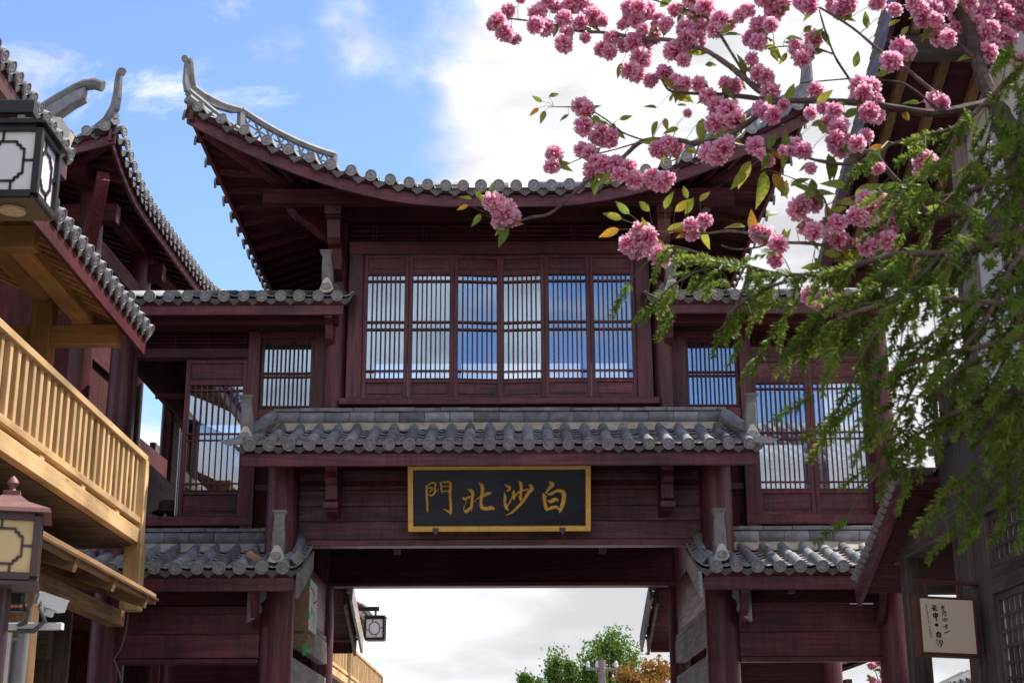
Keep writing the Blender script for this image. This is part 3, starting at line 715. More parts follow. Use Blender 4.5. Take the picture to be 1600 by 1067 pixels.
    MB().tube([LP(CX+sx*2.24, .98)+lnn*.10, LP(CX+sx*2.235, .8)+lnn*.09, LP(CX+sx*2.22, .55)+lnn*.07], [.07, .068, .05], 10).build('verge_roll', TILE, lr, True)
    bl = MB()
    for i in range(8):
        t = .04+.92*i/8; pan_row(bl, LP(CX+sx*2.14, t)+V((0, 0, .03)), (X-Z*(.35*-sx)).normalized(), ld_, lnn, .13, .17)
    bl.build('verge_tiles', PANM, lr)
    bg_ = MB(); e0, e1 = LP(CX+sx*2.09, -.03), LP(CX+sx*2.09, 1)
    bg_.add([e0+V((0, 0, -.03)), e1+V((0, 0, -.03)), e1+V((0, 0, -.24)), e0+V((0, -.02, -.30)), e0+V((sx*.035, 0, -.03)), e1+V((sx*.035, 0, -.03)), e1+V((sx*.035, 0, -.24)), e0+V((sx*.035, -.02, -.30))],
            [(0, 1, 2, 3), (7, 6, 5, 4), (0, 4, 5, 1), (1, 5, 6, 2), (2, 6, 7, 3), (3, 7, 4, 0)])
    bg_.build('bargeboard', greyw('y'), gate)
    wb('fascia', 2.16, 4.62, 15.54, 15.58, 3.62, 3.77)
    for i in range(12):
        c = CX+sx*(2.2+2.35*i/11); MB().beam((c, 15.60, 3.74), (c, 16.5, 4.09), .05, .06).build('rafter', dred('y'), gate)
    wb('eave_beam', 2.6, 4.6, 16.14, 16.3, 3.56, 3.82, dred('x'))
    wb('rail', 2.6, 4.15, 16.16, 16.28, 3.46, 3.545)
    zz = 2.99
    for hgt in (.26, .22):
        wb('board', 2.6, 4.15, 16.18, 16.26, zz, zz+hgt-.003, None, 'x', .004); zz += hgt
    wb('bottom_rail', 2.6, 4.15, 16.15, 16.29, 2.93, 2.985)
    wb('rear_beam', 2.6, 4.4, 20.3, 20.5, 2.86, 3.6, dred('x'))
    MB().prism([(-.05, .3), (.12, .3), (.14, .12), (.08, .06), (.1, -.02), (.03, -.12), (-.05, -.16)], V((CX+sx*2.66, 16.02, 3.5)), -X*sx if sx > 0 else X, Z, Y, .14).build('scroll_bracket', greyw('z'), gate)
    for a in (2.62, 4.1):
        MB().prism([(0, .3), (.5, .3), (.46, .2), (.3, .12), (.16, -.1), (0, -.2)], V((CX+sx*(a+.0), 16.1, 3.5)), -Y, Z, X, .08).build('curved_bracket', red('z'), gate)
# rear lean-to roofs of the ground storey, sloping away down the far side
    NEW.clear(); p, q = sorted((-sx*2.16, -sx*4.62))
    rr_, RP, _, rn_ = shed(gate, 'rear_wing_roof', p-CX, q-CX, -22.2, 3.80, -20.62, 4.36, 11, 2)
    xform(NEW, Matrix.Rotation(math.pi, 4, 'Z'))
    for a in (0, 1):
        e0, e1 = V((CX+sx*(2.08+.09*a), 22.30-.1*a, 3.80)), V((CX+sx*(2.08+.09*a), 20.6, 4.36))
        MB().beam(e0+V((0, 0, -.10-.05*a)), e1+V((0, 0, -.10-.05*a)), .035, .26).build('bargeboard', greyw('y') if a == 0 else brown('y'), gate)
    wb('rear_fascia', 2.2, 4.6, 22.08, 22.12, 3.56, 3.72)
# ================================================================ name board on the gate
sg = thing('name_board', (CX, 16.15, 4.40), 'black name board with gold frame and four carved gold characters', 'sign')
tl = R(20); bx_, bz_ = X, V((0, -math.sin(tl), math.cos(tl))); by_ = V((0, math.cos(tl), math.sin(tl))); bo = V((CX+.0, 16.19, 4.735))
def bbox(m, a0, a1, b0, b1, d0, d1): return m.frame(bo+bx_*((a0+a1)/2)+bz_*((b0+b1)/2)+by_*((d0+d1)/2), bx_, by_, bz_, (a1-a0)/2, (d1-d0)/2, (b1-b0)/2)
hw, hh, fwid = 1.015, .372, .055
bbox(MB(), -hw+.01, hw-.01, -hh+.01, hh-.01, -.0, .03).build('board', BOARD, sg)
for a0, a1, b0, b1, nm in ((-hw, hw, hh-fwid, hh, 0), (-hw, hw, -hh, -hh+fwid, 0), (-hw, -hw+fwid, -hh+fwid, hh-fwid, 1), (hw-fwid, hw, -hh+fwid, hh-fwid, 1)):
    m = bbox(MB(), a0, a1, b0, b1, -.045, .028); m.build('frame_bar', GOLD, sg)
def stroke(m, pts, conv, raise_, nrm, k=1.):
    P = [V((p[0], p[1], p[2]*k)) for p in pts]
    if len(P) < 2: return
    Q = []
    for i in range(len(P)-1):
        a, b, c, d = P[max(i-1, 0)], P[i], P[i+1], P[min(i+2, len(P)-1)]
        for j in range(5):
            t = j/5; Q.append(.5*((2*b)+(c-a)*t+(2*a-5*b+4*c-d)*t*t+(3*b-a-3*c+d)*t**3))
    Q.append(P[-1]); vs = []
    # round off both ends
    for i, q in enumerate(Q):
        d = (Q[min(i+1, len(Q)-1)]-Q[max(i-1, 0)]); d = V((d.x, d.y)); 
        if d.length < 1e-6: d = V((1, 0))
        d.normalize(); nn = V((-d.y, d.x)); w = max(q.z/2, 1.2)
        for s, hh_ in ((-1, 0), (-.72, .6), (0, 1), (.72, .6), (1, 0)):
            vs.append(conv(q.x+nn.x*w*s, q.y+nn.y*w*s)+nrm*(raise_*hh_*min(1, w/18)))
    n = len(Q)
    m.add(vs, [(i*5+k2, i*5+k2+1, i*5+k2+6, i*5+k2+5) for i in range(n-1) for k2 in range(4)])
    for q, sgn in ((Q[0], 0), (Q[-1], 1)):   # blunt round tip
        w = max(q.z/2, 1.2); c = conv(q.x, q.y)
        ring = [conv(q.x+w*math.cos(t*math.pi/5), q.y+w*math.sin(t*math.pi/5)) for t in range(10)]
        m.add([c+nrm*(raise_*.9*min(1, w/18))]+ring, [(0, 1+i, 1+(i+1) % 10) for i in range(10)])
G_MEN = [[(262, 205, 14), (270, 300, 40), (275, 450, 40), (280, 590, 36), (285, 630, 8)], [(268, 228, 18), (330, 172, 24), (390, 160, 38), (420, 182, 38), (406, 250, 34), (404, 318, 30), (350, 365, 32), (305, 348, 14)],
         [(278, 250, 14), (340, 238, 24), (362, 256, 26), (332, 298, 22), (318, 312, 12)], [(398, 312, 18), (440, 288, 22), (470, 264, 6)], [(478, 155, 8), (505, 168, 26), (514, 240, 32), (518, 328, 14)],
         [(492, 156, 20), (590, 148, 32), (645, 148, 40), (672, 188, 46), (662, 300, 46), (666, 430, 46), (674, 560, 50), (668, 640, 44), (656, 678, 8)], [(664, 640, 40), (612, 608, 30), (548, 580, 8)], [(522, 216, 20), (640, 216, 20)], [(522, 297, 22), (648, 292, 22)]]
G_BEI = [[(958, 262, 14), (1010, 288, 62), (1042, 332, 56), (1030, 430, 50), (1022, 530, 50), (1020, 612, 12)], [(878, 398, 26), (908, 428, 46), (950, 402, 42), (1010, 386, 32)], [(945, 450, 12), (905, 520, 14), (890, 575, 16)],
         [(893, 592, 16), (930, 622, 58), (980, 582, 50), (1010, 556, 30)], [(1148, 168, 22), (1190, 204, 62), (1206, 270, 62), (1190, 380, 56), (1178, 480, 52), (1194, 556, 62), (1262, 578, 64), (1350, 566, 70), (1390, 580, 44)], [(1050, 480, 8), (1130, 412, 20), (1212, 370, 50), (1290, 337, 60), (1335, 328, 42)]]
G_SHA = [[(192, 184, 12), (230, 216, 42), (274, 242, 50), (255, 286, 40), (216, 302, 8)], [(182, 324, 14), (196, 390, 50), (190, 470, 46), (216, 560, 54), (248, 606, 16)], [(226, 560, 22), (270, 480, 28), (310, 402, 20), (338, 345, 40)], [(342, 284, 16), (340, 340, 56), (345, 418, 40)],
         [(352, 400, 20), (400, 337, 30), (450, 300, 28), (565, 272, 34)], [(417, 134, 14), (455, 168, 56), (468, 240, 56), (460, 330, 46), (456, 436, 44)], [(412, 376, 10), (440, 410, 22)], [(592, 206, 20), (630, 212, 52), (640, 270, 72), (600, 312, 60), (540, 400, 56), (480, 480, 50), (400, 560, 46), (310, 638, 34), (206, 682, 6)]]
G_BAI = [[(942, 150, 24), (985, 192, 80), (940, 250, 52), (880, 325, 30)], [(828, 338, 22), (850, 382, 56), (860, 470, 56), (880, 560, 56), (895, 622, 18)], [(908, 336, 16), (960, 346, 46), (1040, 306, 46), (1110, 292, 52), (1178, 332, 72), (1180, 430, 72), (1152, 540, 72), (1110, 632, 34)], [(908, 452, 16), (960, 466, 56), (1040, 432, 60), (1078, 444, 34)], [(892, 600, 30), (960, 572, 56), (1050, 556, 52), (1098, 588, 42)], [(836, 346, 10), (880, 384, 10), (915, 346, 12)]]
for gl, ox in ((G_MEN, 640), (G_BEI, 640), (G_SHA, 770), (G_BAI, 770)):
    m = MB(); cv = lambda a, b: bo+bx_*(((ox+a/10.667)-779.5)/141.)+bz_*(-((740+b/10.667)-777.5)/133.)-by_*.004
    for s in gl: stroke(m, s, cv, .022, -by_)
    m.build('character', GOLD, sg, True)
for dx in (-.71, .70):
    MB().prism([(-.035, .03), (-.015, .04), (0, .03), (.015, .04), (.035, .03), (.03, 0), (0, -.045), (-.03, 0)], bo+bx_*dx+bz_*(-hh+.005)-by_*.055, bx_, bz_, by_, .02).build('hook', plain('hook_iron', (.13, .085, .08), .5, .3, .2), sg)

# a broken brick left lying on the lower wing roof
bk = MB().frame(V((0, 0, 0)), X, Y, Z, .085, .03, .028).build('brick', plain('pale_brick', (.44, .26, .16), .85, 0, .2))
bk.matrix_basis = Matrix.Translation(atY(398, 872, 15.66)+V((0, 0, .015))) @ Euler((R(22), R(28), R(20))).to_matrix().to_4x4()
tag(bk, 'broken pale brick lying between tile rolls of the low roof', 'brick')
# ================================================================ timber house with balcony (along the street)
RZ90, RZM90, RZ180 = Matrix.Rotation(R(90), 4, 'Z'), Matrix.Rotation(R(-90), 4, 'Z'), Matrix.Rotation(math.pi, 4, 'Z')
SXB = -3.6
def side_roof(root, name, xe, ze, xr, zr, y0, y1, nroll, seg, ridge=False):      # eave faces +X
    NEW.clear(); r_ = shed(root, name, y0, y1, -xe, ze, -xr, zr, nroll, seg, ridge=ridge)[0]; xform(NEW, RZ90); return r_
def balcony_house(name, y_far, y_near, label, group=None, soffit_from=None, detail=True):
    th = thing(name, (-5.6, (y_far+y_near)/2, 0), label, 'house', group)
    def b(n_, x0, x1, y0, y1, z0, z1, m, c=.006): return MB().box(x0, x1, y0, y1, z0, z1, c).build(n_, m, th)
    # railing
    b('handrail', SXB-.05, SXB+.05, y_near, y_far+.06, 4.735, 4.80, pine('y'))
    b('bottom_rail', SXB-.045, SXB+.045, y_near, y_far-.05, 4.10, 4.165, pine('y'))
    bm = MB().box(-.024, .024, -.033, .033, 4.16, 4.74, .004).mesh('baluster', pine('z'))
    y = y_far-.28
    while y > y_near:
        link('baluster', bm, th, Matrix.Translation(V((SXB+random.uniform(-.004, .004), y+random.uniform(-.008, .008), 0))) @ Matrix.Diagonal((1, random.uniform(.9, 1.1), 1, 1))); y -= .181
    y = y_far-.9
    while y > y_near:
        b('spacer_block', SXB-.03, SXB+.03, y-.05, y+.05, 4.045, 4.10, pine('x')); y -= 1.15
    b('corner_post', SXB-.06, SXB+.062, y_far-.11, y_far+.02, 3.89, 4.735, pine('z'))
    b('edge_beam', SXB-.05, SXB+.052, y_near, y_far+.08, 3.90, 4.05, pine('y'), .008)
    dp = MB().box(SXB-.085, SXB+.085, y_far-.16, y_far+.02, 3.40, 3.90, .01); dp.box(SXB-.078, SXB+.078, y_far-.15, y_far+.01, 3.37, 3.40, .01); dp.box(SXB-.088, SXB+.088, y_far-.163, y_far+.022, 3.27, 3.372, .012)
    dp.build('drop_post', pine('z'), th)
    b('end_beam', SXB-1.8, SXB-.05, y_far-.05, y_far+.05, 3.88, 4.04, opine('x'))
    y = y_far-.1; bd = 0
    while y > max(y_near, y_far-6) and detail:
        MB().beam((SXB-.02, y, 3.895), (SXB-1.75, y, 3.895), .2, .03).build('floor_board', brown('x'), th); y -= .205; bd += 1
    b('floor_deck', SXB-1.8, SXB-.04, y_near, y_far, 3.93, 3.97, brown('y'))
    # posts, plate, back wall
    for yy in [y_far-.25-2.7*i for i in range(int((y_far-y_near)/2.7)+1)]:
        b('post', -4.74, -4.52, yy-.11, yy+.11, 3.95, 6.5, spine('z'), .012)
        b('cross_beam', -6.2, -3.86, yy-.07, yy+.07, 5.86, 6.07, spine('x'), .012)
        b('ground_post', -4.9, -4.66, yy-.12, yy+.12, 0, 3.9, opine('z'), .012)
    for xx, zz in ((-4.22, 6.18), (-4.66, 6.42)):
        b('purlin', xx-.1, xx+.1, y_near, y_far+.1, zz-.11, zz+.11, spine('y'), .03)
    b('back_wall', -5.95, -5.85, y_near, y_far-.1, 0, 7.2, brown('z'))
    b('end_wall', -5.9, -4.12, y_far-.2, y_far-.14, 0, 3.3, brown('z'))
    # main eave
    rf = side_roof(th, 'eave_roof', -3.7, 6.13, -5.4, 6.93, max(y_near, y_far-5.0), y_far+.25, int(min(5.25, y_far+.25-y_near)/.205), 2)
    b('eave_fascia', -3.755, -3.715, y_near, y_far+.24, 5.90, 6.055, red('y'))
    y = y_far+.15
    while y > max(y_near, y_far-6):
        MB().beam((-3.76, y, 6.035), (-5.4, y, 6.805), .06, .05).build('rafter', spine('x'), th); y -= .215
    MB().add([V((-3.76, y_near, 6.06)), V((-3.76, y_far+.2, 6.06)), V((-5.4, y_far+.2, 6.832)), V((-5.4, y_near, 6.832))], [(0, 1, 2, 3)]).build('soffit_board', spine('x'), th)
    return th
th = balcony_house('timber_house', 14.30, 5.0, 'pale new timber house with slatted balcony railing beside the gate', 'timber balcony houses')
# upper roof with an upturned verge end
ur = side_roof(th, 'top_roof', -4.5, 7.86, -6.2, 8.6, 9.6, 14.0, 21, 2)
MB().box(-4.56, -4.52, 7, 14.0, 7.62, 7.79).build('top_fascia', red('y'), th)
for i in range(18):
    y = 13.9-.24*i; MB().beam((-4.56, y, 7.76), (-6.1, y, 8.44), .06, .05).build('rafter', spine('x'), th)
MB().box(-5.9, -5.8, 6, 13.6, 6.9, 8.3).build('top_wall', opine('z'), th)
vh = MB()
pts = [(-5.9, 8.55), (-5.3, 8.28), (-5.0, 8.2), (-4.8, 8.26), (-4.64, 8.38), (-4.48, 8.50), (-4.36, 8.56)]
vs = []
for i, (x, z) in enumerate(pts):
    w = .10-.005*i; hgt = .15-.012*i; vs += [V((x, 13.9-w, z-hgt)), V((x, 13.9+w, z-hgt)), V((x, 13.9+w*.8, z+hgt*.6)), V((x, 13.9-w*.8, z+hgt*.6))]
vh.add(vs, [(i*4+k, i*4+(k+1) % 4, i*4+4+(k+1) % 4, i*4+4+k) for i in range(len(pts)-1) for k in range(4)]+[(3, 2, 1, 0), tuple((len(pts)-1)*4+k for k in range(4))])
vh.build('horn', MATS['horn_clay'], th)
MB().tube([(-5.3, 13.9, 8.38), (-5.0, 13.9, 8.31), (-4.8, 13.9, 8.37), (-4.64, 13.9, 8.49), (-4.48, 13.9, 8.60), (-4.38, 13.9, 8.655), (-4.28, 13.9, 8.67), (-4.19, 13.9, 8.64)], [.07, .07, .068, .065, .062, .062, .062, .06], 9).build('horn_cover', TILE, th, True)
MB().prism([(-.35, -.2), (.1, -.3), (.16, -.1), (.05, .05), (-.2, .1)], V((-4.62, 13.9, 8.2)), X, Z, Y, .14).build('lime_bedding', LIME, th)
# plank canopy under the balcony
for i in range(9):
    x0 = -3.35-.16*i; z0 = 3.36+.055*i
    MB().beam((x0, 7.0, z0), (x0, 13.95, z0), .165, .025, V((.32, 0, .95))).build('canopy_plank', opine('y'), th)
for i in range(6):
    y = 13.6-1.15*i; MB().beam((-3.3, y, 3.28), (-4.75, y, 3.74), .09, .12, c=.01).build('canopy_rafter', opine('x'), th)
MB().box(-3.36, -3.31, 7.0, 14.0, 3.30, 3.40).build('canopy_edge', opine('y'), th)
MB().box(-3.75, -3.60, 7.0, 14.02, 3.10, 3.24).build('canopy_purlin', opine('y'), th)
MB().box(-4.9, -4.2, 13.7, 13.85, 2.78, 3.1).build('ground_lintel', brown('x'), th)
lg = MB().tube([(-3.62, 11.05, z) for z in (0, .8, 1.6, 2.4, 3.1)], [.155, .15, .147, .143, .14], 18).build('log_post', opine('z'), th, True)
MB().box(-4.9, -3.75, 12.5, 12.58, 1.2, 2.35).build('plank_screen', opine('x'), th)

# the same house type further down the street, seen through the gateway
th2 = balcony_house('timber_house', 43.0, 24.0, 'distant pale timber house with balcony railing seen through the gateway', 'timber balcony houses', detail=False)
for i in range(14):
    y = 36+.32*i; MB().box(-4.32, -4.28, y-.03, y+.03, 7.2, 7.95).build('upper_baluster', pine('z'), th2)
MB().box(-4.36, -4.24, 35.8, 40.6, 7.95, 8.03).build('upper_handrail', pine('y'), th2)
MB().box(-5.8, -4.24, 35.8, 40.6, 7.1, 7.2).build('upper_deck', pine('y'), th2)
MB().box(-4.37, -4.22, 40.5, 40.66, 6.6, 8.3).build('upper_post', pine('z'), th2)
MB().box(-4.37, -4.22, 35.8, 35.96, 6.6, 8.3).build('upper_post', pine('z'), th2)

# ================================================================ dark red pavilion behind the timber house
pv = thing('red_pavilion', (-7.6, 20.2, 0), 'dark red hip roofed pavilion rising between timber house and gate', 'building')
NEW.clear()
PUR, PS = hip_roof(pv, 'pavilion_roof', -7.55, 2.72, 16.75, 6.6, 9.22, .12, .26, 2.0, (26, 30), full=False, horn=.95, panel=False)
def pb(n_, x0, x1, y0, y1, z0, z1, m, c=.01): return MB().box(x0, x1, y0, y1, z0, z1, c).build(n_, m, pv)
for x in (-5.35, -7.5):
    for y in (17.9, 20.2, 22.4): column(pv, x, y, 0, 9.3, .17)
for y in (17.9, 20.2, 22.4): pb('cross_beam', -9.5, -5.0, y-.09, y+.09, 8.70, 8.95, dred('x')); pb('cross_beam', -9.5, -5.35, y-.07, y+.07, 6.3, 6.5, dred('x'))
for x, z in ((-5.35, 9.2), (-6.3, 9.5), (-7.5, 9.8)): pb('purlin', x-.11, x+.11, 17.2, 23.0, z-.11, z+.11, dred('y'), .03)
pb('tie_beam', -5.42, -5.28, 17.9, 22.4, 8.35, 8.6, dred('y')); pb('tie_beam', -5.42, -5.28, 17.9, 20.2, 6.95, 7.15, dred('y'))
pb('floor_deck', -9.5, -5.3, 17.7, 22.6, 3.9, 4.0, dred('y')); pb('ground_wall', -9.5, -4.4, 22.9, 23.0, 0, 4.6, dred('z')); pb('back_wall', -9.6, -9.5, 17, 23, 0, 9.2, dred('z'))
for y in (18.4, 21.6): MB().beam((-5.35, y, 7.6), (-5.35, y+(1 if y < 20 else -1)*.9, 8.5), .09, .1).build('brace', red('y'), pv)
MB().beam((-5.35, 17.9, 8.3), (-4.95, 17.05, 9.0), .15, .2).build('corner_bracket', red('y'), pv)
for y0_, y1_, z1_ in ((17.95, 20.1, 8.3), (20.3, 22.3, 6.5)): pb('wall_panel', -5.38, -5.33, y0_, y1_, 4.0, z1_, dred('z'))
pb('front_panel', -7.4, -5.4, 17.93, 17.98, 4.0, 8.6, dred('z'))
PX = Matrix.Translation(V((-4.7, 19.5, 0))) @ Matrix.Rotation(R(-2.2), 4, 'Z') @ Matrix.Translation(V((4.7, -19.5, 0)))
xform(NEW, PX)

# ================================================================ brown timber house across the street
bh = thing('shop_house', (5.6, 9.5, 0), 'brown timber and white plaster shop house with gridded paper windows', 'house')
SX = 3.7
def hb(n_, x0, x1, y0, y1, z0, z1, m, c=.008): return MB().box(x0, x1, y0, y1, z0, z1, c).build(n_, m, bh)
hb('post', SX-.09, SX+.09, 13.36, 13.54, 0, 3.62, brown('z'), .012)
hb('post', SX-.11, SX+.11, 11.44, 11.66, 0, 3.66, brown('z'), .012)
hb('street_beam', SX-.09, SX+.09, 11.66, 13.75, 3.61, 3.86, brown('y'), .012)
hb('inner_beam', SX+.5, SX+.62, 11.6, 13.5, 3.3, 3.45, brown('y'))
hb('cross_beam', SX-.1, SX+2.2, 13.38, 13.5, 3.3, 3.42, brown('x'))
hb('porch_wall', SX+1.7, SX+1.8, 11.6, 13.9, 0, 3.6, brown('z'))
# porch roof falling away towards the gate
NEW.clear()
pr_, PRP, _, _ = shed(bh, 'porch_roof', -6.2, -3.42, -14.35, 3.50, -12.45, 4.20, 13, 4, ridge=False); xform(NEW, RZ180)
MB().tube([(3.44, 14.38, 3.55), (3.44, 13.4, 3.88), (3.44, 12.5, 4.24)], .055, 10).build('verge_roll', TILE, pr_, True)
MB().beam((3.40, 14.34, 3.38), (3.40, 12.5, 4.06), .04, .17).build('bargeboard', red('y'), bh)
hb('gable_board', SX-.02, SX+.06, 12.45, 13.3, 3.86, 4.0, brown('y'))
# street wall
hb('lower_wall', SX+.02, SX+.10, 4, 12.52, 3.66, 4.38, brown('z'))
hb('wall_end', SX+.1, SX+2.2, 12.42, 12.5, 3.0, 4.9, brown('z'))
hb('parapet_rail', SX-.02, SX+.12, 11.4, 12.56, 4.38, 4.44, brown('y'))
for i in range(6): hb('parapet_baluster', SX+.03, SX+.07, 11.5+.19*i, 11.54+.19*i, 4.44, 4.86, brown('z'), .003)
hb('parapet_rail', SX-.0, SX+.1, 11.4, 12.56, 4.86, 4.92, brown('y'))
hb('plaster_wall', SX+.08, SX+.16, 4, 11.38, 4.0, 7.4, PLAS)
hb('corner_stud', SX+.02, SX+.2, 11.3, 11.46, 3.9, 7.3, brown('z'))
hb('pale_stud', SX-.02, SX+.1, 11.05, 11.2, 5.2, 7.0, greyw('z'))
hb('string_beam', SX-.06, SX+.07, 4, 10.75, 5.60, 5.76, brown('y'))
hb('string_beam', SX-.04, SX+.07, 4, 11.4, 4.30, 4.40, brown('y'))
def grid_window(y0, y1, z0, z1, ny, nz, x=SX):
    f = MB(); t = .05
    f.box(x-.03, x+.04, y0, y1, z0, z0+t); f.box(x-.03, x+.04, y0, y1, z1-t, z1); f.box(x-.031, x+.041, y0, y0+t, z0+t, z1-t); f.box(x-.031, x+.041, y1-t, y1, z0+t, z1-t)
    w = f.build('grid_window', brown('z'), bh)
    l = MB()
    for i in range(1, ny): yy = y0+t+(y1-y0-2*t)*i/ny; l.box(x-.02, x+.0, yy-.022, yy+.022, z0+t, z1-t, .002)
    for i in range(1, nz): zz_ = z0+t+(z1-z0-2*t)*i/nz; l.box(x-.024, x-.004, y0+t, y1-t, zz_-.013, zz_+.013, .002)
    l.build('lattice', brown('z'), w)
    MB().box(x+.004, x+.012, y0+t, y1-t, z0+t, z1-t, 0).build('paper', plain('window_paper', (.88, .86, .9), .8, 0, .04, 6), w)
grid_window(9.6, 11.24, 3.20, 3.60, 13, 3); grid_window(9.6, 11.12, 1.3, 3.00, 12, 14); grid_window(8.6, 10.2, 4.72, 5.55, 12, 6)
hb('lattice_rail', SX-.05, SX+.06, 9.4, 11.44, 3.005, 3.195, brown('y'))
hb('frame_stud', SX-.06, SX+.07, 11.13, 11.44, 0, 3.66, brown('z'))
hb('head_beam', SX-.07, SX+.08, 9.4, 11.44, 3.605, 3.66, brown('y'))
hb('wall_core', SX+.2, SX+.3, 4, 11.3, 0, 7.2, brown('z'))
# main roof falling away towards the gate, gable overhang above the street
NEW.clear()
mr_, MRP, _, _ = shed(bh, 'main_roof', -7.0, -2.95, -12.75, 6.20, -8.6, 7.78, 19, 5, ridge=False); xform(NEW, RZ180)
MB().tube([(2.95, 12.78, 6.25), (2.95, 10.6, 7.05), (2.95, 8.6, 7.84)], .06, 10).build('verge_roll', TILE, mr_, True)
MB().beam((2.90, 12.72, 6.08), (2.90, 8.6, 7.64), .04, .2).build('bargeboard', red('y'), bh)
for i in range(8):
    x = 3.1+.3*i; MB().beam((x, 12.7, 6.06), (x, 8.6, 7.62), .07, .08).build('rafter', opine('y'), bh)
for y, z in ((11.6, 6.38), (10.0, 6.98)): hb('purlin', 2.98, 6.8, y-.08, y+.08, z-.09, z+.07, brown('x'))
hb('eave_fascia', 2.95, 6.9, 12.66, 12.70, 5.98, 6.14, red('x'))
hb('end_wall', SX+.2, 6.9, 11.3, 11.4, 0, 6.3, PLAS)

# ================================================================ lanterns
def fret(m, o, ax, az, nz, w, h, t=.014):
    def ln(a0, b0, a1, b1): m.beam(o+ax*a0+az*b0, o+ax*a1+az*b1, t, .008, nz, 0)
    a, b, s = w*.30, h*.33, w*.07
    P = [(-a+s*2, b), (a-s*2, b), (a-s*2, b-s), (a-s, b-s), (a-s, b-2*s), (a, b-2*s), (a, -b+2*s), (a-s, -b+2*s), (a-s, -b+s), (a-2*s, -b+s), (a-2*s, -b), (-a+2*s, -b), (-a+2*s, -b+s), (-a+s, -b+s), (-a+s, -b+2*s), (-a, -b+2*s), (-a, b-2*s), (-a+s, b-2*s), (-a+s, b-s), (-a+2*s, b-s)]
    for i in range(len(P)): ln(*P[i], *P[(i+1) % len(P)])
    ln(-a*.35, b, -a*.35, h/2); ln(a*.35, -b, a*.35, -h/2); ln(-w/2, -b*.25, -a, -b*.25); ln(a, b*.05, w/2, b*.05)
def lantern(name, c, w, h, frame, panel, label, group=None, pagoda=False, arm=None):
    c = V(c); t = thing(name, c-V((0, 0, h/2)), label, 'lantern', group)
    f = MB(); a = w/2; b = h/2; e = .022
    for i in (-1, 1):
        for j in (-1, 1): f.box(c.x+i*a-e, c.x+i*a+e, c.y+j*a-e, c.y+j*a+e, c.z-b, c.z+b, .003)
    for z in (-b, b):
        for i in (-1, 1):
            f.box(c.x-a+e, c.x+a-e, c.y+i*a-e*.9, c.y+i*a+e*.9, c.z+z-e, c.z+z+e, .003); f.box(c.x+i*a-e*.9, c.x+i*a+e*.9, c.y-a+e, c.y+a-e, c.z+z-e, c.z+z+e, .003)
    f.build('frame', frame, t)
    for nz, ax in ((-Y, X), (Y, -X), (X, Y), (-X, -Y)):
        o = c+nz*(a-.012)
        p = MB(); p.frame(o, ax, nz, Z, a-.02, .003, b-.02); p.build('panel', panel, t)
        m = MB(); fret(m, o+nz*.010, ax, Z, nz, w-.04, h-.04); m.build('fretwork', frame, t)
    MB().box(c.x-a-.0, c.x+a+.0, c.y-a, c.y+a, c.z-b-.03, c.z-b-.012).build('base_plate', frame, t)
    MB().tube([c+V((0, 0, -b-.03)), c+V((0, 0, -b-.045))], [.085, .08], 20).build('lamp_disc', plain('tan_disc', (.46, .36, .26), .8, 0, .2, 40), t)
    if pagoda:
        cap = MB(); n = 4; vs = []
        pr = [(a+.07, b+.02), (a+.06, b+.045), (a*.62, b+.10), (a*.28, b+.15), (.05, b+.175)]
        for r, z in pr: vs += [c+V((r*i, r*j, z)) for i, j in ((-1, -1), (1, -1), (1, 1), (-1, 1))]
        cap.add(vs, [(i*4+k, i*4+(k+1) % 4, i*4+4+(k+1) % 4, i*4+4+k) for i in range(4) for k in range(4)]+[(3, 2, 1, 0), (16, 17, 18, 19)]); cap.build('cap_roof', CLAYR, t)
        MB().lathe([(.035, 0), (.018, .02), (.022, .035), (.036, .055), (.028, .075), (.006, .1)], c+V((0, 0, b+.17)), 10).build('knob', CLAYR, t, True)
        MB().box(c.x-a-.03, c.x+a+.03, c.y-a-.03, c.y+a+.03, c.z-b-.05, c.z-b-.03).build('foot_plate', frame, t)
    else:
        cp = MB(); cp.box(c.x-a-.05, c.x+a+.05, c.y-a-.05, c.y+a+.05, c.z+b+.02, c.z+b+.035, .003); cp.box(c.x-a-.02, c.x+a+.02, c.y-a-.02, c.y+a+.02, c.z+b+.036, c.z+b+.06, .003); cp.build('cap', frame, t)
        MB().box(c.x-.025, c.x+.025, c.y-.02, c.y+.02, c.z+b+.06, c.z+b+.18).build('hanger', GREYM, t)
        MB().box(arm, c.x+.08, c.y-.035, c.y+.035, c.z+b+.18, c.z+b+.28, .01).build('arm', frame, t)
    return t
lantern('square_lantern', (-3.10, 8.62, 5.36), .38, .44, BLACK, WHP, 'square white lantern in black frame hanging nearest, under the wooden eaves', 'square street lanterns', arm=-5.9)
lantern('square_lantern', (-3.02, 34.2, 5.18), .42, .46, BLACK, WHP, 'small distant square lantern seen through the gateway', 'square street lanterns', arm=-5.9)
NEW.clear(); pl = lantern('pagoda_lantern', (-2.96, 8.7, 2.98), .34, .35, LAMPB, YELP, 'amber square lantern with brown pagoda cap below the balcony', pagoda=True)
xform(NEW, Matrix.Translation(V((-2.96, 8.7, 0))) @ Matrix.Rotation(R(16), 4, 'Z') @ Matrix.Translation(V((2.96, -8.7, 0))))
MB().tube([(-2.96, 8.75, 0), (-2.96, 8.75, 2.77)], .035, 12).build('post', LAMPB, pl)

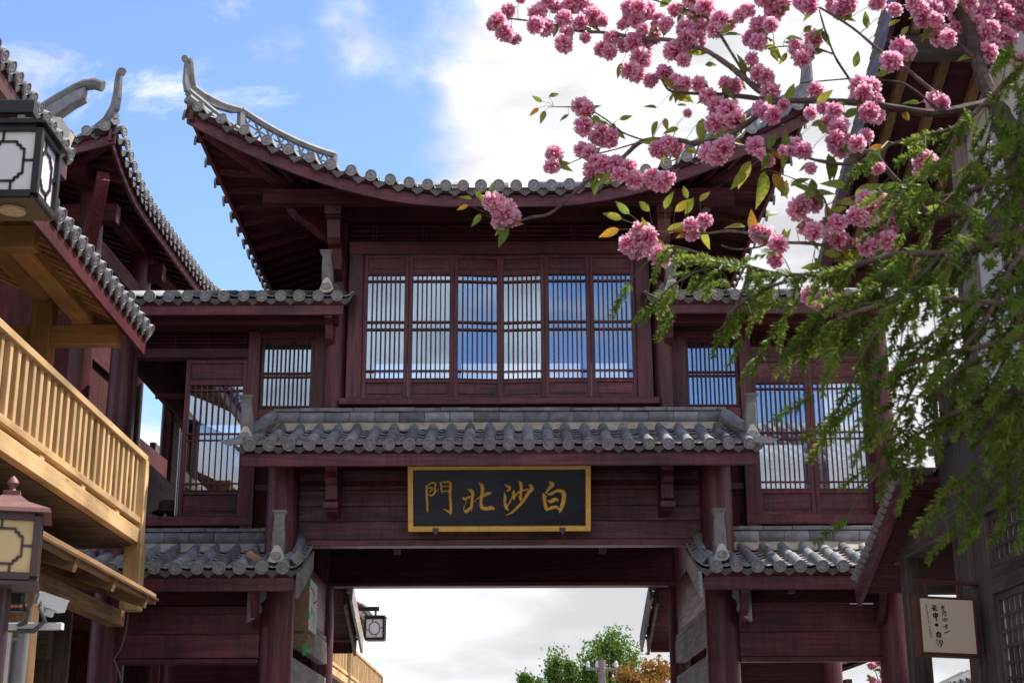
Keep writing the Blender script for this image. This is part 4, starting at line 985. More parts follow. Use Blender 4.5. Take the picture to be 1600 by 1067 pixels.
# ================================================================ security camera mast
cm_ = thing('camera_mast', (-3.02, 9.25, 0), 'grey mast carrying a white security camera and a black floodlight', 'camera')
MB().tube([(-3.04, 9.25, 0), (-3.02, 9.25, 1.4), (-3.0, 9.25, 2.62)], .045, 14).build('mast', GREYM, cm_, True)
MB().tube([(-3.08, 9.2, 0), (-3.06, 9.2, 2.55)], .015, 8).build('conduit', WHITEM, cm_)
for z in (2.2, 2.5): MB().tube([(-3.02, 9.25, z), (-3.02, 9.25, z+.02)], .055, 14).build('clamp', GREYM, cm_)
MB().box(-3.12, -2.72, 9.1, 9.16, 2.56, 2.6).build('arm', WHITEM, cm_)
NEW.clear()
hs = MB(); hs.prism([(-.11, -.045), (.10, -.05), (.12, -.04), (.12, .045), (.13, .055), (-.10, .055), (-.115, .04)], V((0, 0, 0)), X, Z, Y, .10)
hs.build('camera_housing', WHITEM, cm_); MB().tube([(.12, 0, -.0), (.126, 0, -.0)], .035, 14).build('lens', BLACK, cm_); MB().box(-.02, .05, -.03, .03, -.10, -.052).build('camera_bracket', WHITEM, cm_)
xform(NEW, Matrix.Translation(V((-2.80, 9.1, 2.72))) @ Euler((R(4), R(14), R(38))).to_matrix().to_4x4() @ Matrix.Scale(.8, 4))
MB().tube([(-2.84, 9.05, 2.75), (-2.83, 9.02, 2.68), (-2.80, 9.03, 2.60), (-2.87, 9.06, 2.545), (-2.98, 9.1, 2.55)], .016, 8).build('cable', plain('cable_grey', (.12, .12, .14), .6), cm_, True)
fl_ = MB().box(-3.045, -2.935, 9.02, 9.10, 2.66, 2.80, .02).build('floodlight', BLACK, cm_)
MB().box(-3.05, -2.93, 9.03, 9.12, 2.795, 2.812).build('floodlight_hood', WHITEM, cm_)
for i in range(4): MB().tube([(-3.025+.024*i, 9.022, 2.69), (-3.025+.024*i, 9.014, 2.69)], .011, 8).build('emitter', plain('amber_led', (.75, .28, .12), .4), cm_)
MB().tube([(-2.935, 9.06, 2.70), (-2.915, 9.06, 2.66), (-2.93, 9.08, 2.60), (-3.0, 9.12, 2.58)], .014, 8).build('cable', MATS['cable_grey'], cm_, True)

# ================================================================ person at the open wing window
def skin(name, pts, edges, mat, parent, lev=2):
    me = bpy.data.meshes.new(name); me.from_pydata([p[:3] for p in pts], edges, []); o = link(name, me, parent)
    o.modifiers.new('s', 'SKIN'); sv = me.skin_vertices[0].data
    for i, p in enumerate(pts): sv[i].radius = (p[3], p[3] if len(p) < 5 else p[4]); sv[i].use_root = (i == 0)
    sb = o.modifiers.new('u', 'SUBSURF'); sb.levels = lev; sb.render_levels = lev; me.materials.append(mat); return o
px_, py_ = -4.04, 17.42
ps = thing('person', (px_, py_, 3.96), 'person in dark brimmed hat looking out of the open upper window', 'person')
b_ = [(0, .05, .22, .14, .11), (0, .03, .42, .13, .10), (0, 0, .58, .16, .10), (0, -.01, .68, .055), (0, -.03, .735, .06), (0, -.035, .80, .085, .095), (0, -.03, .87, .085, .095), (0, -.02, .92, .05),
      (.17, .0, .58, .06), (.24, -.05, .38, .045), (.16, -.22, .34, .035), (.12, -.28, .36, .03), (-.17, .0, .58, .06), (-.24, -.05, .38, .045), (-.16, -.22, .34, .035), (-.12, -.28, .36, .03),
      (.1, -.05, .2, .085), (.13, -.33, .36, .06), (.13, -.36, .08, .045), (.13, -.45, .035, .035), (-.1, -.05, .2, .085), (-.13, -.33, .36, .06), (-.13, -.36, .08, .045), (-.13, -.45, .035, .035)]
b_ = [(p[0]+px_, p[1]+py_, p[2]+3.96, *p[3:]) for p in b_]
ed = [(0, 1), (1, 2), (2, 3), (3, 4), (4, 5), (5, 6), (6, 7), (2, 8), (8, 9), (9, 10), (10, 11), (2, 12), (12, 13), (13, 14), (14, 15), (0, 16), (16, 17), (17, 18), (18, 19), (0, 20), (20, 21), (21, 22), (22, 23)]
skin('body', b_, ed, plain('skin_tone', (.42, .24, .17), .55, 0, .06), ps)
HC = V((px_, py_-.03, 3.96+.86))
MB().lathe([(.185, -.035), (.19, -.03), (.125, .012), (.112, .02), (.108, .09), (.09, .118), (.03, .13)], HC, 22).build('hat', plain('maroon_cloth', (.06, .022, .03), .9, 0, .2), ps, True)
MB().lathe([(.10, -.15), (.112, -.08), (.11, 0), (.09, .03)], HC+V((0, .02, 0)), 16).build('hair', INK, ps, True)
MB().box(px_-.075, px_+.075, py_-.145, py_-.125, HC.z-.055, HC.z-.02, .008).build('glasses', BLACK, ps)
MB().prism([(-.02, 0), (.02, 0), (.0, .05)], HC+V((0, -.115, -.095)), X, Z, Y, .04).build('nose', MATS['skin_tone'], ps)
MB().lathe([(.20, .2), (.19, .42), (.21, .56), (.10, .66), (.07, .68)], (px_, py_+.02, 3.96), 18).build('jacket', plain('dark_cloth', (.03, .032, .045), .9), ps, True)

# ================================================================ wrapped light box on the passage wall
pk = thing('wrapped_light_box', (-2.3, 17.0, 3.2), 'light box wrapped in cardboard and green tape beside the passage column', 'box')
MB().box(-2.42, -2.215, 16.58, 17.25, 3.32, 3.93, .01).build('carton', CARD, pk)
MB().box(-2.212, -2.204, 16.60, 17.23, 3.34, 3.90, .002).build('printed_sheet', PAPER, pk)
MB().tube([(-2.32, 16.62, 3.26), (-2.32, 17.3, 3.28)], [.105, .09], 10).build('bundle', CARD, pk)
ik = MB()
for pts in ([(0, 20, 8), (30, 25, 10), (60, 40, 6)], [(50, 70, 6), (75, 60, 12), (95, 50, 6)], [(20, 95, 8), (25, 115, 9), (18, 130, 4)], [(60, 100, 6), (66, 130, 8), (62, 160, 4)], [(45, 5, 3), (45, 80, 3), (45, 170, 3)]):
    stroke(ik, [(p[0], p[1], p[2]) for p in pts], lambda a, b: V((-2.2, 16.64+a*.0055, 3.86-b*.0028)), .001, X, .7)
ik.build('brush_marks', INK, pk)
for z, y0 in ((3.86, 16.575), (3.5, 16.574)): MB().box(-2.228, -2.2, y0, 16.605, z-.04, z+.03, .002).build('tape', GREEN, pk)
MB().prism([(-.02, 0), (.02, 0), (.025, -.12), (-.015, -.14)], V((-2.24, 16.55, 3.18)), X, Z, Y, .006).build('tape_end', GREEN, pk)
MB().beam((-2.30, 16.54, 3.22), (-2.22, 16.54, 3.33), .02, .006).build('tape', GREEN, pk)

# ================================================================ hanging shop sign
hsn = thing('hanging_sign', (3.33, 11.35, 2.53), 'square cream sign with black brush writing hanging from a bracket', 'sign')
NEW.clear()
w2, h2 = .232, .222
MB().box(-w2, w2, -.06, .06, -h2, h2, .004).build('case', plain('sign_red', (.12, .035, .03), .5, 0, .2), hsn)
MB().box(-w2+.022, w2-.022, -.066, -.0605, -h2+.02, h2-.02, .001).build('face', CREAM, hsn)
for x in (-.13, .13): MB().box(x-.014, x+.014, -.012, .012, h2, h2+.11).build('hanger', MATS['sign_red'], hsn)
MB().box(-.235, .30, -.016, .016, h2+.11, h2+.137).build('arm', MATS['sign_red'], hsn)
MB().tube([(.30, 0, h2+.123), (.305, 0, h2+.123)], .035, 12).build('wall_plate', MATS['sign_red'], hsn)
# brush writing traced as strokes; origin of the tracing at the face's upper left corner
cvs = lambda a, b: V((-.208+(a-205)*.000775, -.0672, .198-(b-250)*.000770))
main = [[(325, 312, 6), (345, 318, 7), (362, 312, 4)], [(312, 338, 5), (345, 336, 7), (372, 330, 4)], [(345, 338, 6), (328, 356, 6), (350, 354, 7), (372, 358, 5)],
        [(326, 398, 7), (330, 420, 7)], [(326, 400, 6), (368, 394, 8), (366, 420, 6)], [(328, 424, 6), (366, 420, 6)], [(350, 382, 7), (352, 430, 8), (354, 468, 4)], [(350, 500, 16), (356, 503, 16)],
        [(366, 568, 6), (356, 580, 6)], [(346, 584, 8), (350, 618, 8)], [(346, 586, 6), (380, 582, 9), (382, 618, 8)], [(350, 602, 5), (378, 600, 5)], [(350, 620, 6), (382, 618, 6)],
        [(342, 648, 7), (352, 656, 5)], [(336, 672, 6), (346, 676, 4)], [(348, 700, 6), (362, 684, 4)], [(374, 646, 5), (376, 678, 6)], [(362, 664, 5), (368, 672, 4)], [(390, 652, 5), (400, 664, 6)], [(400, 672, 5), (384, 696, 6), (372, 718, 3)]]
side_ = [[(414, 316, 4), (444, 312, 4)], [(410, 326, 4), (448, 322, 4)], [(430, 306, 4), (430, 332, 4)], [(418, 336, 4), (420, 350, 4), (440, 348, 4), (440, 336, 4), (418, 336, 3)], [(420, 366, 4), (456, 362, 4), (452, 376, 4)], [(424, 368, 4), (424, 392, 4), (416, 406, 3)], [(424, 380, 4), (456, 378, 5), (454, 406, 4), (446, 410, 3)], [(434, 390, 3), (436, 400, 3), (446, 398, 3)],
         [(418, 440, 4), (420, 458, 4), (428, 456, 3)], [(434, 432, 4), (436, 462, 4)], [(430, 444, 3), (448, 438, 5), (444, 466, 3)], [(454, 436, 4), (468, 434, 4), (466, 456, 4), (456, 458, 3)], [(424, 506, 4), (426, 522, 4), (432, 520, 3)], [(444, 496, 4), (446, 536, 4)], [(456, 494, 5), (458, 540, 4)], [(436, 506, 3), (468, 500, 3)], [(438, 518, 3), (470, 514, 3)], [(424, 578, 4), (450, 568, 6), (484, 556, 3)]]
tiny = []
for k in range(11):
    yb = 312+k*28 if k < 5 else 318+k*29
    if k == 6: tiny.append([(272, 492, 3), (276, 494, 3)]); continue
    x0 = 253+k*2.6
    tiny += [[(x0, yb, 2.4), (x0+14, yb-2, 2.4)], [(x0+2, yb+7, 2.4), (x0+13, yb+6, 2.4)], [(x0+7, yb-4, 2.4), (x0+7, yb+14, 2.4)], [(x0+1, yb+15, 2.4), (x0+14, yb+13, 2.4)]]
for nm, grp, k in (('main_writing', main, 2.0), ('side_writing', side_, 1.7), ('fine_writing', tiny, 1.4)):
    m = MB(); [stroke(m, s, cvs, .0006, -Y, k) for s in grp]; m.build(nm, INK, hsn)
xform(NEW, Matrix.Translation(V((3.335, 11.35, 2.785))) @ Matrix.Rotation(R(-3), 4, 'X') @ Matrix.Rotation(R(8), 4, 'Z') @ Matrix.Rotation(R(1.3), 4, 'Y'))

# ================================================================ things beyond the gate
sh = thing('tiled_outbuilding', (6.6, 27, 0), 'low tiled outbuilding behind the gate, partly seen between columns', 'building')
NEW.clear(); shed(sh, 'tiled_roof', -30, -24, 5.2, 3.45, 6.9, 4.1, 26, 2, ridge=False); xform(NEW, RZM90)
MB().box(5.4, 5.5, 24, 30, 0, 3.3).build('wall', red('z'), sh)
MB().box(5.24, 5.28, 24, 30, 3.2, 3.36).build('fascia', red('y'), sh)
gb = thing('gilt_board', (6.3, 26.2, 3.7), 'dark slanted board with gold writing behind the gate column', 'sign')
NEW.clear(); MB().box(-.5, .5, -.03, .03, -.35, .35).build('board', brown('z'), gb)
m = MB()
for s in G_BAI: stroke(m, s, lambda a, b: V((.02+(a-1020)*.00085, -.034, -(b-420)*.00105)), .01, -Y)
for s in G_BEI: stroke(m, s, lambda a, b: V((-.22+(a-1140)*.0007, -.034, -(b-420)*.00105)), .01, -Y)
m.build('gilt_writing', GOLD, gb)
xform(NEW, Matrix.Translation(V((6.35, 25.6, 4.12))) @ Matrix.Rotation(R(12), 4, 'Y') @ Matrix.Rotation(R(-14), 4, 'X'))
lw_ = thing('tiled_wall', (4.9, 15, 0), 'low courtyard wall with tiled coping behind the hanging sign', 'wall')
NEW.clear(); shed(lw_, 'coping', -16.6, -14.0, 4.72, 2.62, 5.3, 2.9, 12, 2, ridge=False); xform(NEW, RZM90)
MB().box(4.8, 5.2, 14.0, 16.6, 0, 2.6).build('wall_body', red('y'), lw_)
up_ = thing('utility_pole', (2.52, 40, 0), 'concrete utility pole with insulators in front of the green trees', 'pole')
MB().tube([(2.52, 40, 0), (2.52, 40, 4.95)], [.13, .10], 12).build('pole_shaft', plain('concrete', (.26, .22, .21), .85), up_)
MB().box(2.1, 2.95, 39.96, 40.04, 4.68, 4.75).build('cross_arm', GREYM, up_)
for x in (2.15, 2.4, 2.9): MB().lathe([(.03, 0), (.06, .04), (.04, .08), (.055, .12), (.02, .18)], (x, 40, 4.75), 8).build('insulator', WHITEM, up_)
ch = tag(MB().tube([(0, 0, 0), (0, 0, 1.0), (0, 0, 4.72)], .09, 10).build('flue_pipe', BLACK), 'short dark flue pipe standing far beyond the gateway', 'pipe')
ch.location = (atY(613, 1062, 52).x, 52, 0)
pc = [atY(200, 958, 14.2), atY(197, 985, 14.15), atY(190, 1010, 14.2), atY(178, 1030, 14.25), atY(186, 1050, 14.3), atY(192, 1075, 14.35)]
tag(MB().tube(pc, .008, 6).build('cord', plain('cord_grey', (.10, .12, .10), .7)), 'thin loose cord dangling below the balcony drop post', 'cord')
sp = thing('spot_lamp', atY(1236, 918, 15.95), 'small grey spot lamp fixed under the low tiled eave', 'lamp')
o = atY(1236, 918, 15.95); MB().tube([o+V((0, 0, .06)), o+V((0, -.01, -.06))], [.03, .04], 12).build('lamp_body', GREYM, sp, True); MB().box(o.x-.01, o.x+.01, o.y-.01, o.y+.2, o.z+.05, o.z+.075).build('lamp_arm', GREYM, sp)
# ================================================================ background trees beyond the gate
LEAFG = leafy('willow_leaf', [(0, (.10, .19, .03)), (1, (.13, .23, .04))], .4)
LEAFO = leafy('magnolia_leaf', [(0, (.26, .14, .03)), (1, (.30, .17, .04))], .3)
LEAFD = leafy('dark_leaf', [(0, (.05, .10, .025)), (1, (.07, .13, .03))], .3)
BARK = wood('bark', [(.05, .034, .026), (.10, .07, .055), (.16, .115, .09)], 'z', 10, .85, spec=.1)
def bg_tree(name, base, top_z, rx, n_leaf, size, mat, label, cat='tree', droop=.0, group=None, clumps=38, zlow=.35, seed=1):
    rnd = random.Random(seed); base = V(base); t = thing(name, base, label, cat, group)
    H_ = top_z-base.z; tr_ = MB(); cen = base+V((0, 0, H_*(zlow+1)/2)); rz = H_*(1-zlow)/2
    tr_.tube([base, base+V((.1, 0, H_*.3)), base+V((-.05, .1, H_*.6)), base+V((.05, 0, H_*.85))], [.16, .13, .09, .03], 8)
    cl = []
    for i in range(clumps):
        while True:
            p = V((rnd.uniform(-1, 1), rnd.uniform(-1, 1), rnd.uniform(-1, 1)))
            if .25 < p.length < 1: break
        wz = 1-.35*max(0, p.z); c = cen+V((p.x*rx*wz, p.y*rx*wz, p.z*rz)); cl.append((c, rnd.uniform(.16, .34)*rx))
        tr_.tube([base+V((0, 0, H_*rnd.uniform(.25, .6))), (base+V((0, 0, H_*.6))).lerp(c, .6), c], [.04, .025, .01], 5)
    tr_.build('trunk', BARK, t)
    m = MB(); per = n_leaf//clumps
    for c, r in cl:
        for k in range(per):
            d = V((rnd.gauss(0, .5), rnd.gauss(0, .5), rnd.gauss(0, .5)))*r
            if droop: d.z = d.z*1.2-abs(rnd.gauss(0, droop))*r
            a = V((rnd.gauss(0, 1), rnd.gauss(0, 1), rnd.gauss(0, 1)-droop*2)).normalized(); b = a.cross(V((rnd.gauss(0, 1), rnd.gauss(0, 1), rnd.gauss(0, 1)))).normalized()
            s = size*rnd.uniform(.6, 1.3); p = c+d
            m.add([p, p+a*s*.5+b*s*.28, p+a*s, p+a*s*.5-b*s*.28], [(0, 1, 2, 3)])
    m.build('crown', mat, t)
    return t
for i, (u, v, yy, rx, sd_) in enumerate(((952, 978, 50, 1.3, 3), (912, 1012, 52, 1.5, 4), (880, 1018, 50, 1.2, 5), (828, 1036, 53, .7, 6))):
    p = atY(u, v, yy)
    bg_tree('willow_tree', (p.x, p.y, 0), p.z, rx, 15000, .115, LEAFG, ['tallest fresh green willow tree beyond the gateway', 'broad fresh green willow tree beside the tallest one', 'low rounded green willow tree left of the broad one', 'small leftmost green willow tree beyond the gateway'][i], droop=.5, group='willows beyond the gateway', seed=sd_)
p = atY(1012, 1032, 43); bg_tree('magnolia_tree', (p.x, p.y, 0), p.z+.1, 1.5, 8000, .15, LEAFO, 'bronze leaved magnolia tree beside the rear gate column', seed=9)
p = atY(1190, 1058, 40); bg_tree('garden_tree', (p.x, p.y, 0), p.z+.3, 1.6, 3000, .2, LEAFD, 'dark green garden tree under the beam of the gate wing', seed=12)

# ================================================================ cherry tree in blossom
z5 = lambda x, y: (700+x/2.54, y/2.54)
z3 = lambda x, y: (1280+x/2.54, y/2.54)
z8 = lambda x, y: (940+x/2.667, 200+y/2.667)
def CD(u, v): return 5.6+.28*math.sin(u*.0075+1)+.18*math.cos(v*.011)
def cp(q, off=0.): return atY(q[0], q[1], CD(*q)+off)
ct = thing('cherry_tree', (3.1, 6.1, 0), 'cherry tree with pink double blossoms arching over from beyond the frame', 'tree')
BR = []
def branch(pts, r0_, r1_, parent=None, store=True):
    P = [V(p) for p in pts]; Q = []
    for i in range(len(P)-1):
        a, b, c, d = P[max(i-1, 0)], P[i], P[i+1], P[min(i+2, len(P)-1)]
        for j in range(4):
            t = j/4; Q.append(.5*((2*b)+(c-a)*t+(2*a-5*b+4*c-d)*t*t+(3*b-a-3*c+d)*t**3))
    Q.append(P[-1]); n = len(Q)
    rr = [(r0_+(r1_-r0_)*i/(n-1))*random.uniform(.88, 1.14) for i in range(n)]
    if store: BR.extend(zip(Q, rr))
    return MB().tube(Q, rr, 8), Q
CBARK = wood('cherry_bark', [(.055, .034, .03), (.11, .072, .062), (.18, .125, .11)], 'x', 14, .8, spec=.15)
K = 5.7/2300/2/2.54     # half a zoomed photo pixel in metres at the tree's distance
limbs = [([(3.1, 6.1, 0), (3.0, 6.05, .9), (2.75, 5.95, 1.9), (2.45, 5.8, 2.8), cp((1640, 400)), cp(z3(760, 560)), cp(z3(690, 400))], .13, .035),
         ([cp(z3(690, 400)), cp(z3(655, 320)), cp(z3(620, 220)), cp(z3(590, 110)), cp(z3(530, 20)), cp(z3(480, -60))], .034, .024),
         ([cp(z3(690, 400)), cp(z3(600, 425)), cp(z3(460, 450)), cp(z3(330, 435)), cp(z3(215, 418)), cp(z5(1524, 402)), cp(z5(1300, 400)), cp(z5(1180, 385)), cp(z5(1060, 375)), cp(z5(950, 370)), cp(z5(880, 360)), cp(z5(850, 320))], .02, .005),
         ([cp(z5(1240, 365)), cp(z5(1120, 265)), cp(z5(1010, 195)), cp(z5(880, 160)), cp(z5(780, 155)), cp(z5(620, 130)), cp(z5(520, 125)), cp(z5(400, 95)), cp(z5(250, 75))], .014, .004),
         ([cp(z5(1300, 405)), cp(z5(1200, 480)), cp(z5(1100, 545)), cp(z5(985, 570)), cp(z5(920, 558)), cp(z5(780, 558)), cp(z5(700, 620)), cp(z5(620, 690)), cp(z5(550, 722)), cp(z5(470, 795)), cp(z5(400, 850)), cp(z5(320, 865)), cp(z5(240, 898))], .012, .0055),
         ([cp(z5(780, 558)), cp(z5(690, 525)), cp(z5(620, 470)), cp(z5(540, 430)), cp(z5(420, 425))], .0045, .002),
         ([cp(z5(760, 565)), cp(z5(640, 600)), cp(z5(550, 620)), cp(z5(440, 670))], .004, .002),
         ([cp(z5(1180, 300)), cp(z5(1060, 110)), cp(z5(1000, 60)), cp(z5(880, 20)), cp(z5(780, -10))], .007, .004),
         ([cp(z3(480, 385)), cp(z3(400, 320)), cp(z3(330, 260)), cp(z3(250, 210)), cp(z3(130, 110)), cp(z3(0, 30)), cp(z3(-60, 0))], .008, .004),
         ([cp(z3(110, 300)), cp(z3(60, 220)), cp(z3(20, 110)), cp(z3(0, 40))], .006, .003), ([cp(z3(60, 215)), cp(z3(0, 200)), cp(z3(-80, 180))], .004, .002),
         ([cp(z5(1524, 215)), cp(z5(1440, 185)), cp(z5(1330, 185)), cp(z5(1270, 195))], .004, .002), ([cp(z3(110, 300)), cp(z3(160, 380)), cp(z3(215, 420))], .006, .006),
         ([cp(z3(640, 260)), cp(z3(570, 190)), cp(z3(480, 110)), cp(z3(440, 60))], .011, .005), ([cp(z3(660, 300)), cp(z3(700, 250)), cp(z3(740, 210)), cp(z3(790, 240)), cp(z3(860, 230))], .008, .006), ([cp(z3(600, 120)), cp(z3(680, 110)), cp(z3(760, 60))], .01, .006),
         ([cp(z3(480, 450)), cp(z3(430, 400)), cp(z3(340, 335)), cp(z3(260, 320)), cp(z3(170, 310)), cp(z5(1400, 330))], .006, .003),
         ([cp(z3(700, 960)), cp(z3(660, 940)), cp(z3(600, 895)), cp(z3(530, 850)), cp(z3(450, 860)), cp(z3(360, 770)), cp(z3(290, 700)), cp(z3(200, 600)), cp(z3(120, 650)), cp(z5(1480, 640)), cp(z5(1400, 620)), cp(z5(1300, 600))], .018, .004),
         ([cp(z8(1180, 495)), cp(z8(1000, 498)), cp(z8(930, 490)), cp(z8(850, 480)), cp(z8(740, 475)), cp(z8(660, 450)), cp(z8(590, 435)), cp(z8(520, 430)), cp(z8(420, 440)), cp(z8(300, 430)), cp(z8(200, 440))], .008, .004),
         ([cp(z8(980, 490)), cp(z8(950, 400)), cp(z8(930, 300)), cp(z8(870, 240)), cp(z8(740, 190))], .005, .002), ([cp(z8(500, 490)), cp(z8(560, 506)), cp(z8(660, 495)), cp(z8(720, 460))], .003, .0045)]
lm = []
for i, (pts, a, b) in enumerate(limbs):
    m, Q = branch(pts, a, b); m.build('trunk' if i == 0 else 'branch', CBARK, ct, True)
m, Q = branch([cp(z3(760, 560)), cp(z3(800, 750)), cp(z3(700, 960))], .03, .02); m.build('branch', CBARK, ct, True)
# blossom: a ruffled ball of petals
def blossom_mesh(seed, n=210):
    rnd = random.Random(seed); m = MB()
    for i in range(n):
        z = 1-2*(i+.5)/n; ph = i*2.39996+rnd.uniform(-.3, .3); s = math.sqrt(max(0, 1-z*z))
        d = V((s*math.cos(ph), s*math.sin(ph), z)).normalized(); d = (d+V((rnd.gauss(0, .18), rnd.gauss(0, .18), rnd.gauss(0, .18)))).normalized()
        a = d.cross(V((rnd.gauss(0, 1), rnd.gauss(0, 1), rnd.gauss(0, 1)))).normalized(); b = d.cross(a)
        L_ = rnd.uniform(.72, 1.1); w = rnd.uniform(.12, .2); cv = rnd.uniform(-.25, .4)
        p0 = d*.30; p1 = d*(L_*.68)+b*cv*.25; p2 = d*L_+b*cv*.9
        no = lambda: rnd.uniform(-.06, .06)
        m.add([p0-a*.06, p0+a*.06, p1+a*w+b*no(), p1-a*w+b*no(), p1+d*.04, p2+a*w*.85+d*no(), p2+d*(.03+no()), p2-a*w*.85+d*no()],
              [(0, 1, 2, 4), (0, 4, 3), (4, 2, 5, 6), (3, 4, 6, 7)])
    return m.mesh('blossom', PINK, True)
PINK = leafy('cherry_petal', [(0, (.88, .76, .84)), (.5, (.97, .95, .97)), (1, (1, 1, 1))], .55, .6, .15, local=[(.3, (.76, .09, .25)), (.64, (.95, .33, .52)), (.86, (.98, .53, .68)), (1.0, (.99, .72, .82))])
BMS = [blossom_mesh(i) for i in range(4)]
b5 = [(240,45,25),(195,85,30),(225,130,35),(175,100,20),(265,155,22),(355,50,32),(345,100,35),(390,110,30),(290,-5,20),(400,0,28),(460,75,30),(470,130,28),(460,175,30),(525,90,28),(585,70,38),(545,150,18),(615,85,20),(490,20,35),(530,10,28),(650,155,28),(610,195,30),(640,205,30),(700,180,25),(690,100,22),(735,75,40),(770,35,45),(720,30,30),(772,120,28),(755,175,45),(765,235,35),(735,285,38),(805,320,30),(850,90,40),(900,40,30),(895,205,35),(965,165,50),(935,240,25),(920,330,38),(860,290,25),(995,335,28),(965,0,30),(1020,30,35),(985,60,30),(1095,85,42),(1060,120,30),(1160,60,30),(1190,40,28),(1240,110,35),(1215,160,42),(1280,100,30),(1250,300,40),(1205,235,25),(1300,20,55),(1260,0,40),(1420,10,45),(1450,155,35),(1405,215,50),(1380,180,25),(1035,385,28),(1070,425,35),(1115,440,35),(1060,490,32),(1105,500,35),(1140,480,35),(1280,365,35),(1250,440,38),(1290,460,32),(1330,420,25),(1460,360,32),(1440,450,25),(1490,430,25),(540,425,40),(540,500,35),(630,540,48),(585,545,25),(550,600,42),(600,645,40),(575,680,32),(420,610,32),(412,660,30),(665,650,28),(715,670,35),(680,695,25),(740,715,28),(830,595,28),(885,575,38),(830,715,45),(870,710,25),(950,450,15),(940,350,20),(1050,610,45),(1090,590,35),(1110,565,25),(215,835,50),(240,855,45),(188,805,40),(210,880,32),(780,930,42),(730,975,45),(800,985,38),(845,1015,35),(975,900,40),(1020,875,30),(965,925,25),(1255,935,35),(1310,970,35),(1225,920,25),(1390,830,35),(1450,805,30),(1410,800,25),(1395,590,45),(1360,600,20),(1440,670,22),(1220,580,28),(1240,610,20),(1440,910,40),(1490,900,25),(1300,1030,25),(1135,345,30),(1100,330,25),(1010,110,28),(940,110,30),(820,150,25),(560,35,25),(430,30,20),(1330,600,22),(1270,640,20)]
b3 = [(90,20,55),(420,50,55),(510,15,35),(495,145,45),(335,195,45),(285,245,35),(680,60,60),(740,40,55),(660,120,50),(720,130,40),(750,155,35),(665,210,35),(690,180,30),(570,20,20),(800,250,30),(180,350,55),(150,390,30),(215,400,30),(210,450,40),(470,405,38),(60,500,45),(85,565,50),(150,570,35),(60,440,30),(185,540,25),(430,640,45),(400,690,25),(235,670,22),(205,830,35),(255,800,25),(160,860,42),(265,880,55),(180,790,30),(70,890,35),(85,955,40),(260,950,45),(190,980,30),(20,910,25),(250,1040,40),(800,1035,15),(790,20,50),(820,100,45),(460,80,30),(560,60,40),(610,15,42),(620,95,35),(780,90,40),(700,0,50),(380,10,35),(545,110,28),(300,40,26),(230,10,30)]
b8 = [(870, 700, 34), (960, 700, 30), (985, 680, 25), (900, 740, 20)]
BL = [(*z5(x, y), r/2.54) for x, y, r in b5]+[(*z3(x, y), r/2.54) for x, y, r in b3]+[(*z8(x, y), r/2.667) for x, y, r in b8]
rnd = random.Random(5); stalks = MB(); LEAVES = []
for u, v, r in BL:
    # the bigger patches of pink are clusters of two or three heads
    heads = [(u, v, r*1.02)] if r < 14 else [(u-r*.32, v-r*.12, r*.78), (u+r*.36, v+r*.2, r*.76)] if r < 19 else [(u-r*.4, v-r*.2, r*.66), (u+r*.42, v-r*.1, r*.66), (u-.02*r, v+r*.38, r*.68)]
    for hu, hv, hr in heads:
        dpt = CD(u, v)+rnd.uniform(-.07, .07); p = atY(hu, hv, dpt); s = hr*dpt*rnd.uniform(1.15, 1.5)/2300
        rot = Euler((rnd.uniform(0, 6.3), rnd.uniform(0, 6.3), rnd.uniform(0, 6.3))).to_matrix().to_4x4()
        link('blossom', rnd.choice(BMS), ct, Matrix.Translation(p) @ rot @ Matrix.Diagonal((s*rnd.uniform(.92, 1.1), s*rnd.uniform(.92, 1.1), s*rnd.uniform(.9, 1.05), 1)))
    q = min(BR, key=lambda b: (b[0]-p).length_squared)[0]
    mid = (p+q)/2+V((rnd.uniform(-.01, .01), rnd.uniform(-.01, .01), .012)); stalks.tube([q, mid, p], [.0016, .0014, .0012], 5, False)
    for k in range(rnd.choice((1, 1, 2, 2))):
        a = rnd.uniform(0, 6.28); LEAVES.append((q.lerp(p, rnd.uniform(0, .5)), a, rnd.uniform(.055, .10)))
kind(stalks.build('flower_stalks', plain('stalk', (.14, .10, .05), .6), ct), 'stuff')
def leaf_mesh(seed):
    rnd = random.Random(seed); m = MB(); n = 7; vs = []
    cvx = rnd.uniform(.1, .35)
    for i in range(n+1):
        t = i/n; w = .21*math.sin(math.pi*min(1, t**.8))*(1-.25*t)+.004; bend = -cvx*t*t
        vs += [V((-w, t, .06*w/.2+bend+rnd.uniform(-.01, .01))), V((0, t, bend)), V((w, t, .06*w/.2+bend+rnd.uniform(-.01, .01)))]
    return m.add(vs, [(i*3+k, i*3+k+1, i*3+k+4, i*3+k+3) for i in range(n) for k in (0, 1)]).mesh('leaf', LEAF, True)
LEAF = leafy('cherry_leaf', [(0, (.48, .17, .02)), (.07, (.36, .22, .03)), (.16, (.34, .33, .05)), (.6, (.26, .34, .05)), (1, (.13, .21, .035))], .6, .45, .4)
LMS = [leaf_mesh(i) for i in range(4)]; petiole = MB()
